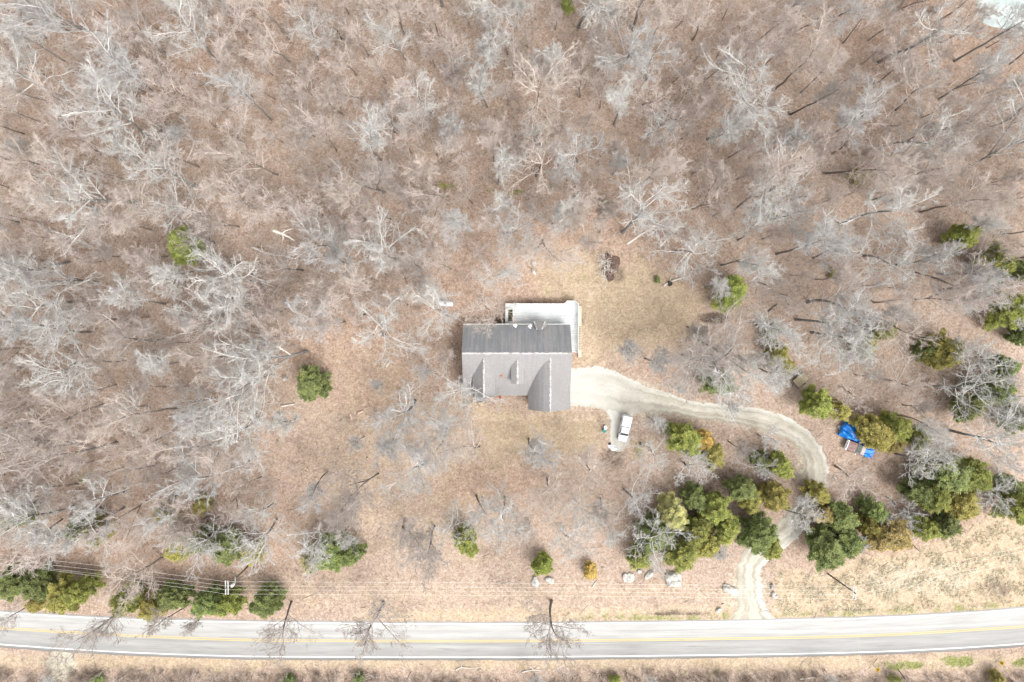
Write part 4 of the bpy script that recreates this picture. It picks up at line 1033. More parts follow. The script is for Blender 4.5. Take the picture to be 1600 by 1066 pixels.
mb.build('sticks', M['dead_wood'], bp_)

# ------------------------------------------------------------------ utility poles, wires, road signs
def upole(bx, by, H, tilt, rz, label, transformer, arms, two=True):
    t = thing('utility_pole', label, 'pole', (bx, by, 0), rz)
    top = Vector((tilt[0], tilt[1], H))
    MB().tube([(0, 0, 0), top*.5, top], [.17, .15, .12], 10).build('shaft', M['pole_wood'], t, smooth=True)
    for s in (-1, 1):
        a = MB().box(-.06, .06, -1.25, 1.25, -.07, .07); o = a.build('crossarm', M['arm_wood'], t); o.location = (top.x+s*.22, top.y, H-.45)
        for y in (-1.1, -.35, .35, 1.1):
            MB().lathe([(.03, 0), (.06, .04), (.03, .08), (.06, .12), (.03, .17)], 8, Matrix.Translation((0, y, .07))).build('insulator', M['white_trim'], o)
    if transformer:
        k = MB().lathe([(.04, 0), (.24, 0), (.26, .1), (.26, .85), (.22, .95), (.04, .98)], 16).build('transformer', M['white_plastic'], t, smooth=True); k.location = (top.x+.55, top.y-.05, H-2.1)
        MB().box(-.03, .03, -.1, 1.0, -.03, .03).build('fuse_arm', M['arm_wood'], t).location = (top.x+1.0, top.y+.35, H-1.6)
    return t
PH = 10.6
lt = P(354.5, 918, PH-.45); lb_ = P(370, 903, 0)
lb_ = Vector((lt.x+.15, lt.y+.35, 0))
upole(lb_.x, lb_.y, PH, (lt.x-lb_.x, lt.y-lb_.y), 0, 'utility pole with double crossarm and pale transformer beside the roadside cedars', True, 2)
rt = P(1335, 926, PH-.45); rb = P(1294, 897, 0)
rb = Vector((rt.x-.35, rt.y+.2, 0)) if (rt-rb).xy.length > 2.2 else rb
upole(rb.x, rb.y, PH, (rt.x-rb.x, rt.y-rb.y), R(0), 'leaning utility pole with double crossarm standing on the straw verge', False, 2)

def wire(pts, r, label, mat, sag=.35, name='power_line'):
    out = []
    for a, b in zip(pts[:-1], pts[1:]):
        for i in range(16):
            t = i/16; p = a.lerp(b, t); p = p.copy(); p.z -= sag*4*t*(1-t); out.append(p)
    out.append(pts[-1]); o0 = out[0].copy()
    o = MB().tube([p-o0 for p in out], r, 4, False).build(name, mat); o.location = o0
    return tag(o, label, 'wire', 'overhead wires along the road')
names = ['uppermost of the four overhead wires along the verge', 'second overhead wire from the top along the verge', 'third overhead wire from the top along the verge', 'lowest of the four overhead wires, closest to the road']
offs = [1.1, .35, -.35, -1.1]
for k in range(4):
    zz = PH-.25
    a = P(-60, [860, 868, 874, 874][k], zz); lA = lt + Vector((0, offs[k], .2)); rA = rt + Vector((0, offs[k], .2)); bq = P(1660, [841, 848, 862, 866][k], zz)
    wire([a, lA, rA, bq], .013, names[k], M['wire'])
for k, dxk in enumerate((0, .5)):
    wire([rt+Vector((dxk*.4, -1.0, .1)), P(1352+k*5, 1110, 9.0)], .014, ['service wire crossing the road from the straw verge pole, the left strand', 'service wire crossing the road from the straw verge pole, the right strand'][k], M['wire_dim'], .3, 'service_wire')

def sign(px, py, rz, label, bars):
    p = P(px, py, 1.9); t = thing('curve_sign', label, 'road sign', (p.x, p.y, 0), rz)
    MB().box(-.04, .04, -.03, .03, 0, 1.5).build('post', M['sign_metal'], t)
    pl = MB().box(-.34, .34, -.045, -.032, 1.45, 2.35).build('plate', M['yellow_sign'], t, bevel=.004)
    m = MB()
    for k in range(bars):
        z = 1.9 + (k-(bars-1)/2)*.3
        # chevron arrow pointing along the bend
        m.add([(-.22, -.052, z+.16), (-.02, -.052, z+.16), (.22, -.052, z), (-.02, -.052, z-.16), (-.22, -.052, z-.16), (.02, -.052, z),
               (-.22, -.046, z+.16), (-.02, -.046, z+.16), (.22, -.046, z), (-.02, -.046, z-.16), (-.22, -.046, z-.16), (.02, -.046, z)],
              [(0, 1, 2, 5), (5, 2, 3, 4), (0, 6, 7, 1), (1, 7, 8, 2), (2, 8, 9, 3), (3, 9, 10, 4)])
    m.build('chevron', M['sign_black'], pl)
    return t
sign(1372, 1047, R(222), 'yellow roadside sign with one black mark beyond the road', 1)
sign(1565.5, 1036.5, R(238), 'yellow roadside sign with black bars near the lower right corner', 2)

# ------------------------------------------------------------------ bare trees
def unit(a): return a/np.maximum(np.linalg.norm(a, axis=-1, keepdims=True), 1e-9)

def grow(rg, Pp, Rp, m, t0, t1, ang, ang_sd, ratio, k, wander, up, rr, taper, len_fall=.45):
    """children of polylines Pp (n,kp,3) with radii Rp (n,kp): m per parent"""
    n, kp, _ = Pp.shape
    base = np.linspace(t0, t1, m)[None, :] + rg.uniform(-.5, .5, (n, m))*(t1-t0)/max(m, 1)
    t = np.clip(base, .04, .995).ravel(); pi = np.repeat(np.arange(n), m)
    x = t*(kp-1); i = np.minimum(x.astype(int), kp-2); f = (x-i)[:, None]
    A, B = Pp[pi, i], Pp[pi, i+1]
    S = A*(1-f)+B*f; T = unit(B-A)
    rS = Rp[pi, i]*(1-f[:, 0])+Rp[pi, i+1]*f[:, 0]
    plen = np.linalg.norm(np.diff(Pp, axis=1), axis=2).sum(1)[pi]
    L = plen*ratio*(1-len_fall*t)*rg.uniform(.65, 1.2, len(t))
    U = unit(np.cross(T, rg.normal(size=T.shape)))
    # golden angle spread round the parent
    az = (np.tile(np.arange(m), n)*2.4 + rg.uniform(-.6, .6, len(t)) + np.repeat(rg.uniform(0, 6.28, n), m))[:, None]
    U1 = unit(np.cross(T, np.where(np.abs(T[:, 2:3]) > .9, np.array([[1., 0, 0]]), np.array([[0, 0, 1.]])))); U2 = np.cross(T, U1)
    U = U1*np.cos(az)+U2*np.sin(az)
    a = (ang + rg.normal(0, ang_sd, len(t)))[:, None]
    d = unit(T*np.cos(a)+U*np.sin(a))
    out = [S]; p = S
    for j in range(k-1):
        d = unit(d + rg.normal(0, wander, d.shape) + np.array([0, 0, up]))
        p = p + d*(L/(k-1))[:, None]; out.append(p)
    Pc = np.stack(out, 1)
    r0 = np.minimum(rS*.85, rS*rr*rg.uniform(.8, 1.2, len(t)))
    Rc = r0[:, None]*(1-(1-taper)*np.linspace(0, 1, k)[None, :])
    return Pc, Rc

def tubes(groups):
    """[(P (n,k,3), R (n,k), sides)] -> verts, quads"""
    V, F, off = [], [], 0
    for Pn, Rn, s in groups:
        n, k, _ = Pn.shape
        T = np.empty_like(Pn); T[:, 1:-1] = Pn[:, 2:]-Pn[:, :-2]; T[:, 0] = Pn[:, 1]-Pn[:, 0]; T[:, -1] = Pn[:, -1]-Pn[:, -2]
        T = unit(T); ref = np.broadcast_to(np.array([.31, .83, .46]), (n, 1, 3))
        U = unit(np.cross(T, ref)); W = np.cross(T, U)
        a = np.arange(s)*2*math.pi/s
        ring = Pn[:, :, None, :] + Rn[:, :, None, None]*(U[:, :, None, :]*np.cos(a)[None, None, :, None]+W[:, :, None, :]*np.sin(a)[None, None, :, None])
        ii = np.arange(n*k*s).reshape(n, k, s)+off
        j = np.roll(ii, -1, axis=2)
        F.append(np.stack([ii[:, :-1], j[:, :-1], j[:, 1:], ii[:, 1:]], -1).reshape(-1, 4)); V.append(ring.reshape(-1, 3)); off += n*k*s
    return np.concatenate(V), np.concatenate(F)

# form: height, bole radius, limb spec ... ; limbs start at t0 of the bole
FORMS = {
 'broad':   dict(h=15.0, r=.24, t0=.40, limbs=11, la=R(46), lr=.66, up=.05, wl=.11, b2=8, b3=8, b4=7, tw=.0165, words='broad spreading'),
 'upright': dict(h=19.0, r=.19, t0=.45, limbs=13, la=R(30), lr=.42, up=.06, wl=.07, b2=8, b3=8, b4=6, tw=.016, words='narrow upright'),
 'twiggy':  dict(h=13.0, r=.17, t0=.38, limbs=13, la=R(36), lr=.52, up=.08, wl=.07, b2=9, b3=8, b4=6, tw=.0155, words='dense twiggy'),
 'crooked': dict(h=13.5, r=.24, t0=.35, limbs=10, la=R(54), lr=.76, up=.04, wl=.20, b2=8, b3=7, b4=5, tw=.021, words='gnarled open'),
 'forked':  dict(h=17.5, r=.22, t0=.32, limbs=8, la=R(32), lr=.58, up=.05, wl=.10, b2=8, b3=8, b4=6, tw=.0165, words='forked twin stemmed'),
}
def make_tree(form, seed):
    q = FORMS[form]; rg = np.random.default_rng(seed)
    k = 9; h = q['h']
    d = unit(np.array([rg.normal(0, .05), rg.normal(0, .05), 1.0])); p = np.array([0., 0., -.15]); tp = [p]
    for j in range(k-1):
        d = unit(d + rg.normal(0, .06, 3)*np.array([1, 1, .2])); p = p + d*h/(k-1); tp.append(p)
    TP = np.array(tp)[None]; TR = (q['r']*np.array([1.35, 1.0, .92, .84, .76, .66, .52, .36, .16]))[None]
    stems, SR = [TP], [TR]
    Pst, Rst = TP, TR
    if form == 'forked':
        A, AR = grow(rg, TP, TR, 1, .28, .3, R(24), .05, .85, k, .05, .05, .85, .2, 0)
        stems.append(A); SR.append(AR); Pst = np.concatenate([TP, A]); Rst = np.concatenate([TR, AR])
    L1, R1 = grow(rg, Pst, Rst, q['limbs'], q['t0'], 1.0, q['la'], .16, q['lr'], 8, q['wl'], q['up'], .62, .22)
    L2, R2 = grow(rg, L1, R1, q['b2'], .25, 1.0, R(44), .2, .52, 6, q['wl']*1.1, q['up']*.7, .60, .3)
    L3, R3 = grow(rg, L2, R2, q['b3'], .2, 1.0, R(42), .22, .55, 4, .20, .05, .6, .4)
    L4, R4 = grow(rg, L3, R3, q['b4'], .2, 1.0, R(40), .25, .62, 3, .18, .05, .7, .5)
    R1 = np.maximum(R1, .058); R2 = np.maximum(R2, .034); R3 = np.maximum(R3, q['tw']); R4 = np.maximum(R4*0+q['tw']*.82, .012)
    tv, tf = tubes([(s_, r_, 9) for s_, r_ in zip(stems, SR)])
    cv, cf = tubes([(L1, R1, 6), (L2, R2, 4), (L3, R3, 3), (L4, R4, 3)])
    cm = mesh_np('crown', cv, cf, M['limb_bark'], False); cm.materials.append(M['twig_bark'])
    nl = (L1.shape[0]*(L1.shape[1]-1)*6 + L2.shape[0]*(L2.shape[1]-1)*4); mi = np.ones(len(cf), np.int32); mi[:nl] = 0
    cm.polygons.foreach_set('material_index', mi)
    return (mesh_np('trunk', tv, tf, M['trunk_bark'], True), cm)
for mm in ('trunk_bark', 'limb_bark'): pass
TREE = {f: [make_tree(f, 100+17*i+hash_) for i in range(4)] for hash_, f in enumerate(FORMS)}

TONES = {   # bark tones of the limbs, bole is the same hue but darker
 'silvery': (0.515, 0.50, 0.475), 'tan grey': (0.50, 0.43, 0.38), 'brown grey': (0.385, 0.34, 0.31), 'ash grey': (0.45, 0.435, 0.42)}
SIZES = {'small': .66, 'medium': .86, 'tall': 1.06}

def place_tree(x, y, form, var, tone, size, rz, label, group, lean=(0, 0), jit=1.0):
    t = thing('bare_tree', label, 'bare tree', (x, y, 0), rz, group)
    s = size*jit; t.scale = (s, s, s); t.rotation_euler = (lean[0], lean[1], rz)
    tm, cm = TREE[form][var]; c = TONES[tone]
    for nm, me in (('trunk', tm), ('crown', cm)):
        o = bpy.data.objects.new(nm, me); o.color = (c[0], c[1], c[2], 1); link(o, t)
    return t

def base_from_crown(px, py, zc):
    return P(px, py, zc)

# named trees round the clearing: crown centre in the photo, form, tone, scale, phrase
HERO = [
 (692, 494, 'broad', 'silvery', .88, 'with branches over the white propane tank'),
 (752, 468, 'broad', 'tan grey', .74, 'with twigs hanging over the rear roof corner next to the deck'),
 (583, 527, 'crooked', 'silvery', 1.0, 'with bright limbs in the left yard, widest one there'),
 (716, 602, 'crooked', 'silvery', .86, 'touching the front left corner of the roof'),
 (668, 584, 'twiggy', 'silvery', .55, 'standing just off the end wall of the house'),
 (700, 560, 'twiggy', 'tan grey', .6, 'by the end wall below the propane tank'),
 (870, 335, 'upright', 'silvery', .8, 'at the top edge of the back lawn, seen straight down'),
 (1075, 385, 'crooked', 'silvery', .95, 'leaning over the back lawn near the stump'),
 (1165, 405, 'upright', 'silvery', .9, 'right above the bright green cedar by the back lawn'),
 (1285, 500, 'broad', 'silvery', .95, 'with wide white limbs between burnt patch and right woods'),
 (983, 550, 'twiggy', 'ash grey', .72, 'alone on the lawn edge above the gravel apron'),
 (1085, 560, 'broad', 'silvery', .75, 'just above the gravel drive and left of the dark cedar'),
 (1172, 560, 'twiggy', 'silvery', .62, 'next to the olive cedar above the flatbed'),
 (1090, 512, 'twiggy', 'brown grey', .7, 'below the burnt patch at the lawn edge'),
 (1022, 660, 'twiggy', 'silvery', .6, 'on the right of the white pickup'),
 (1028, 712, 'crooked', 'silvery', .6, 'below the white pickup beside the golden crowned cedar'),
 (1085, 737, 'crooked', 'silvery', .68, 'growing against the lower side of the golden crowned cedar'),
 (1155, 700, 'twiggy', 'brown grey', .6, 'inside the driveway loop near the golden crowned cedar'),
 (1202, 688, 'broad', 'silvery', .5, 'inside the driveway loop close to the gravel bend'),
 (1190, 735, 'crooked', 'ash grey', .5, 'squeezed between two green cedars inside the loop'),
 (1248, 812, 'broad', 'silvery', .62, 'covering the drive between the loop and the road'),
 (1345, 612, 'broad', 'tan grey', .6, 'above the blue tarps'),
 (1500, 612, 'crooked', 'silvery', .92, 'with bold white limbs beside dark cedars in the right woods'),
 (1550, 690, 'broad', 'silvery', 1.0, 'at the right edge above the tall cedar clump'),
 (1340, 745, 'broad', 'tan grey', .72, 'below the maroon truck'),
 (1435, 722, 'crooked', 'silvery', .72, 'on the near side of the tall cedar clump'),
 (1412, 790, 'crooked', 'ash grey', .55, 'between the small dark cedar and the tall clump'),
 (1552, 775, 'broad', 'silvery', .6, 'at the lower side of the tall cedar clump'),
 (1450, 660, 'upright', 'silvery', .7, 'right of the cedar that hides the tarp'),
 (1346, 845, 'twiggy', 'silvery', .5, 'between the dark and the gold brown cedar by the verge'),
 (1003, 838, 'crooked', 'silvery', .82, 'spread over dark cedars at the verge'),
 (985, 782, 'crooked', 'ash grey', .72, 'left of the pale yellow cedar'),
 (925, 745, 'broad', 'tan grey', .75, 'at the lower right of the front lawn'),
 (888, 858, 'broad', 'silvery', .75, 'between the lone green cedar and the golden bush'),
 (958, 842, 'upright', 'silvery', .55, 'above the golden bush'),
 (1128, 866, 'twiggy', 'silvery', .5, 'at the foot of the cedar clump by the drive mouth'),
 (828, 702, 'twiggy', 'ash grey', 1.0, 'alone on the front lawn'),
 (788, 800, 'crooked', 'silvery', .9, 'below the front lawn'),
 (712, 832, 'crooked', 'silvery', .6, 'over the small cedar below the front lawn'),
 (634, 640, 'broad', 'ash grey', 1.0, 'in the middle of the leafy left yard'),
 (650, 745, 'broad', 'ash grey', 1.0, 'in the leafy left yard below the round tan stone'),
 (615, 845, 'forked', 'brown grey', .9, 'with dark bole in the lower yard above the wires'),
 (668, 852, 'broad', 'brown grey', .9, 'with dark bole in the lower yard, right one of two'),
 (525, 800, 'forked', 'brown grey', .8, 'with dark bole at the lower left of the yard'),
 (485, 760, 'upright', 'ash grey', .75, 'with thin bole in the left yard'),
 (440, 665, 'twiggy', 'silvery', .8, 'below the dark lone cedar'),
 (492, 845, 'broad', 'silvery', .82, 'covering two dark cedars above the wires'),
 (545, 850, 'twiggy', 'silvery', .62, 'at the right end of the twin dark cedars'),
 (405, 835, 'crooked', 'silvery', .85, 'left of the twin dark cedars above the wires'),
 (330, 845, 'crooked', 'ash grey', .85, 'over the cedar row above the left utility pole'),
 (255, 810, 'broad', 'silvery', .8, 'over the olive cedar left of the cedar row'),
 (158, 785, 'crooked', 'silvery', .8, 'with pale limbs at the lower left woods edge'),
 (50, 820, 'broad', 'silvery', .95, 'over cedars at the far lower left'),
 (268, 415, 'upright', 'silvery', .85, 'with a white crown beside the round green cedar'),
 (600, 395, 'broad', 'silvery', 1.0, 'above the left yard between snag and lawn'),
 (500, 385, 'broad', 'ash grey', .9, 'right of the bleached snag'),
 (90, 565, 'crooked', 'silvery', 1.1, 'with pale wide limbs at the left edge level with the house'),
 (355, 475, 'crooked', 'silvery', .95, 'with pale crooked limbs left of the yard, level with the tank'),
 (345, 555, 'broad', 'tan grey', .95, 'with pale limbs left of the dark lone cedar'),
 (60, 470, 'crooked', 'silvery', 1.0, 'with bold pale limbs at the left edge'),
 (175, 185, 'broad', 'silvery', 1.1, 'with radiating pale limbs in the upper left woods'),
 (428, 976, 'broad', 'brown grey', .75, 'at the left verge, leaning across the road'),
 (577, 990, 'broad', 'brown grey', 1.0, 'on the verge leaning across the road, middle one of the three'),
 (869, 988, 'broad', 'brown grey', 1.0, 'on the verge below the golden bush, leaning across the road'),
 (140, 992, 'forked', 'brown grey', .8, 'among roadside cedars with limbs over the road'),
 (250, 985, 'upright', 'brown grey', .62, 'by the roadside cedars nearest the utility pole'),
 (300, 975, 'twiggy', 'brown grey', .5, 'between the two roadside cedars below the utility pole'),
 (600, 700, 'twiggy', 'ash grey', .9, 'in the leafy left yard just beyond the round tan stone'),
 (690, 685, 'forked', 'ash grey', .8, 'in the leafy left yard nearest the front lawn'),
 (560, 690, 'twiggy', 'ash grey', .5, 'beside the round tan stone in the yard'),
 (745, 715, 'forked', 'tan grey', .7, 'at the front lawn corner facing the road'),
 (860, 765, 'broad', 'tan grey', .8, 'just below the front lawn'),
 (826, 835, 'twiggy', 'tan grey', .85, 'between front lawn and lone green cedar'),
 (740, 795, 'broad', 'ash grey', .75, 'left of the gnarled one below the front lawn'),
 (575, 760, 'forked', 'brown grey', .7, 'with dark leaning bole in the middle of the left yard'),
 (590, 605, 'twiggy', 'silvery', .45, 'low one at the top of the leafy left yard'),
 (905, 800, 'broad', 'silvery', .7, 'halfway from front lawn to golden bush'),
 (948, 800, 'twiggy', 'tan grey', .85, 'halfway from pickup to golden bush'),
 (1420, 600, 'broad', 'tan grey', .7, 'in the open litter between olive cedar and tarps'),
 (1440, 640, 'twiggy', 'brown grey', .6, 'just above the cedars over the tarp'),
 (1345, 562, 'broad', 'silvery', .6, 'in the litter right of the flatbed'),
 (1060, 610, 'twiggy', 'silvery', .5, 'with twigs over the upper edge of the drive'),
 (1145, 635, 'twiggy', 'ash grey', .42, 'low one hanging over the straight part of the drive'),
 (1360, 590, 'twiggy', 'tan grey', .55, 'small one in the litter up from the tarps'),
 (1530, 560, 'broad', 'silvery', .7, 'between olive and dark cedars near the right edge'),
 (1420, 500, 'broad', 'tan grey', .8, 'above the olive cedar in the right woods'),
 (1520, 450, 'broad', 'silvery', .8, 'between the second and third right edge cedars'),
 (1585, 620, 'broad', 'ash grey', .8, 'at the right edge beside the dark cedar'),
 (1470, 700, 'crooked', 'silvery', .7, 'above the tall cedar clump'),
 (14, 965, 'crooked', 'brown grey', .45, 'at the left end of the roadside cedars'),
]
used = []
for i, (px, py, form, tone, s, ph_) in enumerate(HERO):
    h = FORMS[form]['h']*s
    b = base_from_crown(px, py, h*.78)
    lean = (0, 0)
    if py > 960: lean = (R(5), 0)
    if py > 960: b = base_from_crown(px, py, h*.86)
    sz = 'tall' if s > .88 else ('small' if s < .64 else 'medium')
    place_tree(b.x, b.y, form, i % 4, tone, s, RNG.uniform(0, 6.28) if py < 960 else i*1.7, f"{FORMS[form]['words']} bare tree {ph_}", 'bare trees round the clearing and road')
    used.append((b.x, b.y, 1.6+2.2*s))

# woodland trees: bases spread through the forest, none in the clearing or on the road
NO = [LAWN_N, LAWN_S, W_YARD, [(-80, 868), (600, 878), (830, 905), (1000, 880), (1180, 885), (1300, 885), (1420, 850), (1545, 800), (1700, 800), (1700, 1046), (-80, 1046)],
      [(680, 440), (930, 440), (930, 660), (680, 660)], [(880, 560), (1000, 565), (1090, 610), (1200, 620), (1300, 680), (1310, 760), (1260, 860), (1140, 880), (1140, 840), (1230, 770), (1235, 700), (1090, 670), (1010, 720), (930, 720)],
      [(960, 560), (1160, 600), (1230, 540), (1420, 480), (1660, 470), (1660, 900), (960, 900)], [(1515, -60), (1528, 38), (1560, 50), (1700, 60), (1700, -60)], [(800, 720), (980, 720), (1000, 900), (800, 900)], [(560, 860), (830, 860), (830, 910), (560, 910)]]
NOW = [P_arr(p)[:, :2] for p in NO]
N_RANDOM = 300-len(HERO)
cand = []
rg = np.random.default_rng(5)
frame = P_arr([(-10, -20), (1610, -20), (1610, 1066), (-10, 1066)])[:, :2]
x0_, x1_ = frame[:, 0].min(), frame[:, 0].max(); y0_, y1_ = frame[:, 1].min(), frame[:, 1].max()
tries = rg.uniform((x0_, y0_), (x1_, y1_), (40000, 2))
bad = np.zeros(len(tries), bool)
for p in NOW: bad |= inside(tries, p)
tries = tries[~bad]
def ground_under(t, z):   # where a crown standing at t hides the ground from the air
    k = CAM_H/(CAM_H-z); return t*k
for z_ in (8.0, 14.0):
    tries = tries[~(inside(ground_under(tries, z_), NOW[3]) & (tries[:, 1] > P(0, 868).y))]
    bad = np.zeros(len(tries), bool); gq = ground_under(tries, z_)
    for q_ in (NOW[0], NOW[1], NOW[4], P_arr([(1205, 890), (1300, 885), (1420, 860), (1545, 815), (1700, 815), (1700, 950), (1205, 960)])[:, :2], P_arr([(1125, 880), (1215, 865), (1230, 980), (1120, 980)])[:, :2], P_arr([(1040, 600), (1200, 620), (1310, 680), (1310, 770), (1240, 760), (1230, 690), (1040, 660)])[:, :2]): bad |= inside(gq, q_)
    tries = tries[~bad]
def poisson(pool, dmin, start, most):
    acc = list(start)
    for t in pool:
        if len(acc) and np.min(np.sum((np.array(acc)-t)**2, 1)) < dmin**2: continue
        if np.any(np.sum((U_-t)**2, 1) < (UR*.8)**2): continue
        acc.append(t)
        if len(acc) >= most: break
    return acc
U_ = np.array([(u[0], u[1]) for u in used]); UR = np.array([u[2] for u in used])
acc = np.array(poisson(tries, 5.0, [], N_RANDOM))
thin_in = [P_arr(q_)[:, :2] for q_ in ([(-60, -60), (1660, -60), (1660, 470), (1230, 480), (1130, 400), (1000, 380), (830, 375), (720, 430), (560, 500), (440, 560), (400, 700), (400, 800), (-60, 860)],)]
hole = [P_arr(q_)[:, :2] for q_ in ([(240, 340), (340, 340), (360, 430), (240, 430)], [(1100, 410), (1180, 410), (1180, 500), (1100, 500)], [(380, 330), (480, 330), (480, 430), (380, 430)])]
tries = tries[~inside(ground_under(tries, 5.0), NOW[7])]
tt_ = tries[inside(tries, thin_in[0]) & ~np.any([inside(ground_under(tries, 6.0), q_) for q_ in hole], axis=0)]
smaller = np.array(poisson(tt_, 3.75, list(acc), 1200))[len(acc):]
print('woodland spots', len(acc), len(smaller))
# the N_RANDOM largest trees are objects of their own; the thinner ones between them are one object
COLS = ['far left', 'left of centre', 'above left yard', 'behind house', 'right of centre', 'toward right', 'far right']
ROWS = ['in top edge woods', 'in upper woods', 'in woods level with lawn', 'in woods level with roof', 'in woods level with drive', 'in lower woods']
def zone(px, py):
    c = min(6, max(0, int(px/1600*7))); r = 0 if py < 130 else 1 if py < 290 else 2 if py < 440 else 3 if py < 590 else 4 if py < 760 else 5
    return r, c
zones = {}
order = rg.permutation(len(acc))
forms = ['upright', 'twiggy', 'broad', 'forked', 'crooked']; tones = list(TONES); sizes = list(SIZES)
if True:
    pass
fw = dict(upright=.27, twiggy=.25, broad=.2, forked=.17, crooked=.11); tw_ = {'silvery': .36, 'tan grey': .24, 'brown grey': .14, 'ash grey': .26}; sw = dict(small=.3, medium=.42, tall=.28)
n_ind = 0
for n_, i in enumerate(order):
    x, y = acc[i]; px, py = to_px(x, y, 9.0)
    z = zone(px, py)
    if py > 1035:
        q_ = int(np.searchsorted([200, 500, 700, 1000, 1250], px)); z = (9, q_); to_ok = False
    taken = zones.setdefault(z, set())
    for _ in range(200):
        f = forms[rg.choice(5, p=[fw[k] for k in forms])]; to = tones[rg.choice(4, p=[tw_[k] for k in tones])]; sz = sizes[rg.choice(3, p=[sw[k] for k in sizes])]
        if py > 1035: sz = 'small'
        if (f, to, sz) not in taken: break
    taken.add((f, to, sz))
    edge = ' beyond the road, ' + ['by the pale path', 'below the roadside cedars', 'near the middle leaning tree', 'below the golden bush', 'opposite the drive mouth', 'among the yellow signs'][z[1]] if py > 1035 else f' {ROWS[min(z[0], 5)]}, {COLS[z[1]]}'
    lb = f"{sz} {to} {FORMS[f]['words']} bare tree{edge}"
    place_tree(x, y, f, int(rg.integers(4)), to, SIZES[sz], rg.uniform(0, 6.28), lb, 'bare trees of the surrounding woods', (rg.normal(0, .05), rg.normal(0, .05)), rg.uniform(.93, 1.07)*(.55 if py > 1035 else 1))
    n_ind += 1
print('individual bare trees', n_ind+len(HERO))

# the thinner trees standing between them: one object, trees set out on its points
proto = bpy.data.collections.new('thin_tree_kinds')
k_ = 0
for f in ('upright', 'twiggy', 'forked', 'broad'):
    for v_ in range(2):
        tm, cm = TREE[f][v_+1]
        for tn in ('silvery', 'tan grey', 'ash grey'):
            if (k_ := k_+1) % 2: continue
            jm = cm.copy(); jm.name = 'thin_tree'
            nv, nf = len(cm.vertices), len(cm.polygons)
            va = np.zeros(nv*3, np.float32); cm.vertices.foreach_get('co', va); vb = np.zeros(len(tm.vertices)*3, np.float32); tm.vertices.foreach_get('co', vb)
            fa_ = np.zeros(nf*4, np.int32); cm.polygons.foreach_get('vertices', fa_); fb_ = np.zeros(len(tm.polygons)*4, np.int32); tm.polygons.foreach_get('vertices', fb_)
            jm = mesh_np('thin_tree', np.r_[va, vb].reshape(-1, 3), np.r_[fa_, fb_+nv].reshape(-1, 4), M['limb_bark'])
            jm.materials.append(M['trunk_bark']); jm.materials.append(M['twig_bark']); mi = np.zeros(nf+len(tm.polygons), np.int32); mc = np.zeros(nf, np.int32); cm.polygons.foreach_get('material_index', mc); mi[:nf] = mc*2; mi[nf:] = 1; jm.polygons.foreach_set('material_index', mi)
            o = bpy.data.objects.new('thin_tree', jm); c = TONES[tn]; o.color = (c[0], c[1], c[2], 1); proto.objects.link(o)
pts_me = bpy.data.meshes.new('thin_woodland_trees'); pts_me.from_pydata([(x, y, 0) for x, y in smaller], [], [])
tw_o = tag(link(bpy.data.objects.new('thin_woodland_trees', pts_me)), 'thin bare trees and saplings crowding between the larger woodland trees', kind='stuff')
ng = bpy.data.node_groups.new('scatter_trees', 'GeometryNodeTree')
ng.interface.new_socket('Geometry', in_out='INPUT', socket_type='NodeSocketGeometry'); ng.interface.new_socket('Geometry', in_out='OUTPUT', socket_type='NodeSocketGeometry')
gi = ng.nodes.new('NodeGroupInput'); go_ = ng.nodes.new('NodeGroupOutput'); ip = ng.nodes.new('GeometryNodeInstanceOnPoints'); ci = ng.nodes.new('GeometryNodeCollectionInfo')
ci.inputs['Collection'].default_value = proto; ci.inputs['Separate Children'].default_value = True; ci.inputs['Reset Children'].default_value = True
ip.inputs['Pick Instance'].default_value = True
rv = ng.nodes.new('FunctionNodeRandomValue'); rv.data_type = 'FLOAT_VECTOR'; rv.inputs[0].default_value = (-.08, -.08, 0); rv.inputs[1].default_value = (.08, .08, 6.28)
rs_ = ng.nodes.new('FunctionNodeRandomValue'); rs_.data_type = 'FLOAT'; rs_.inputs[2].default_value = .34; rs_.inputs[3].default_value = .72; rs_.inputs['Seed'].default_value = 3
L_ = ng.links.new
L_(gi.outputs[0], ip.inputs['Points']); L_(ci.outputs[0], ip.inputs['Instance']); L_(rv.outputs[0], ip.inputs['Rotation']); L_(rs_.outputs[1], ip.inputs['Scale']); L_(ip.outputs[0], go_.inputs[0])
tw_o.color = (0.55, 0.475, 0.43, 1)
tw_o.modifiers.new('scatter', 'NODES').node_group = ng

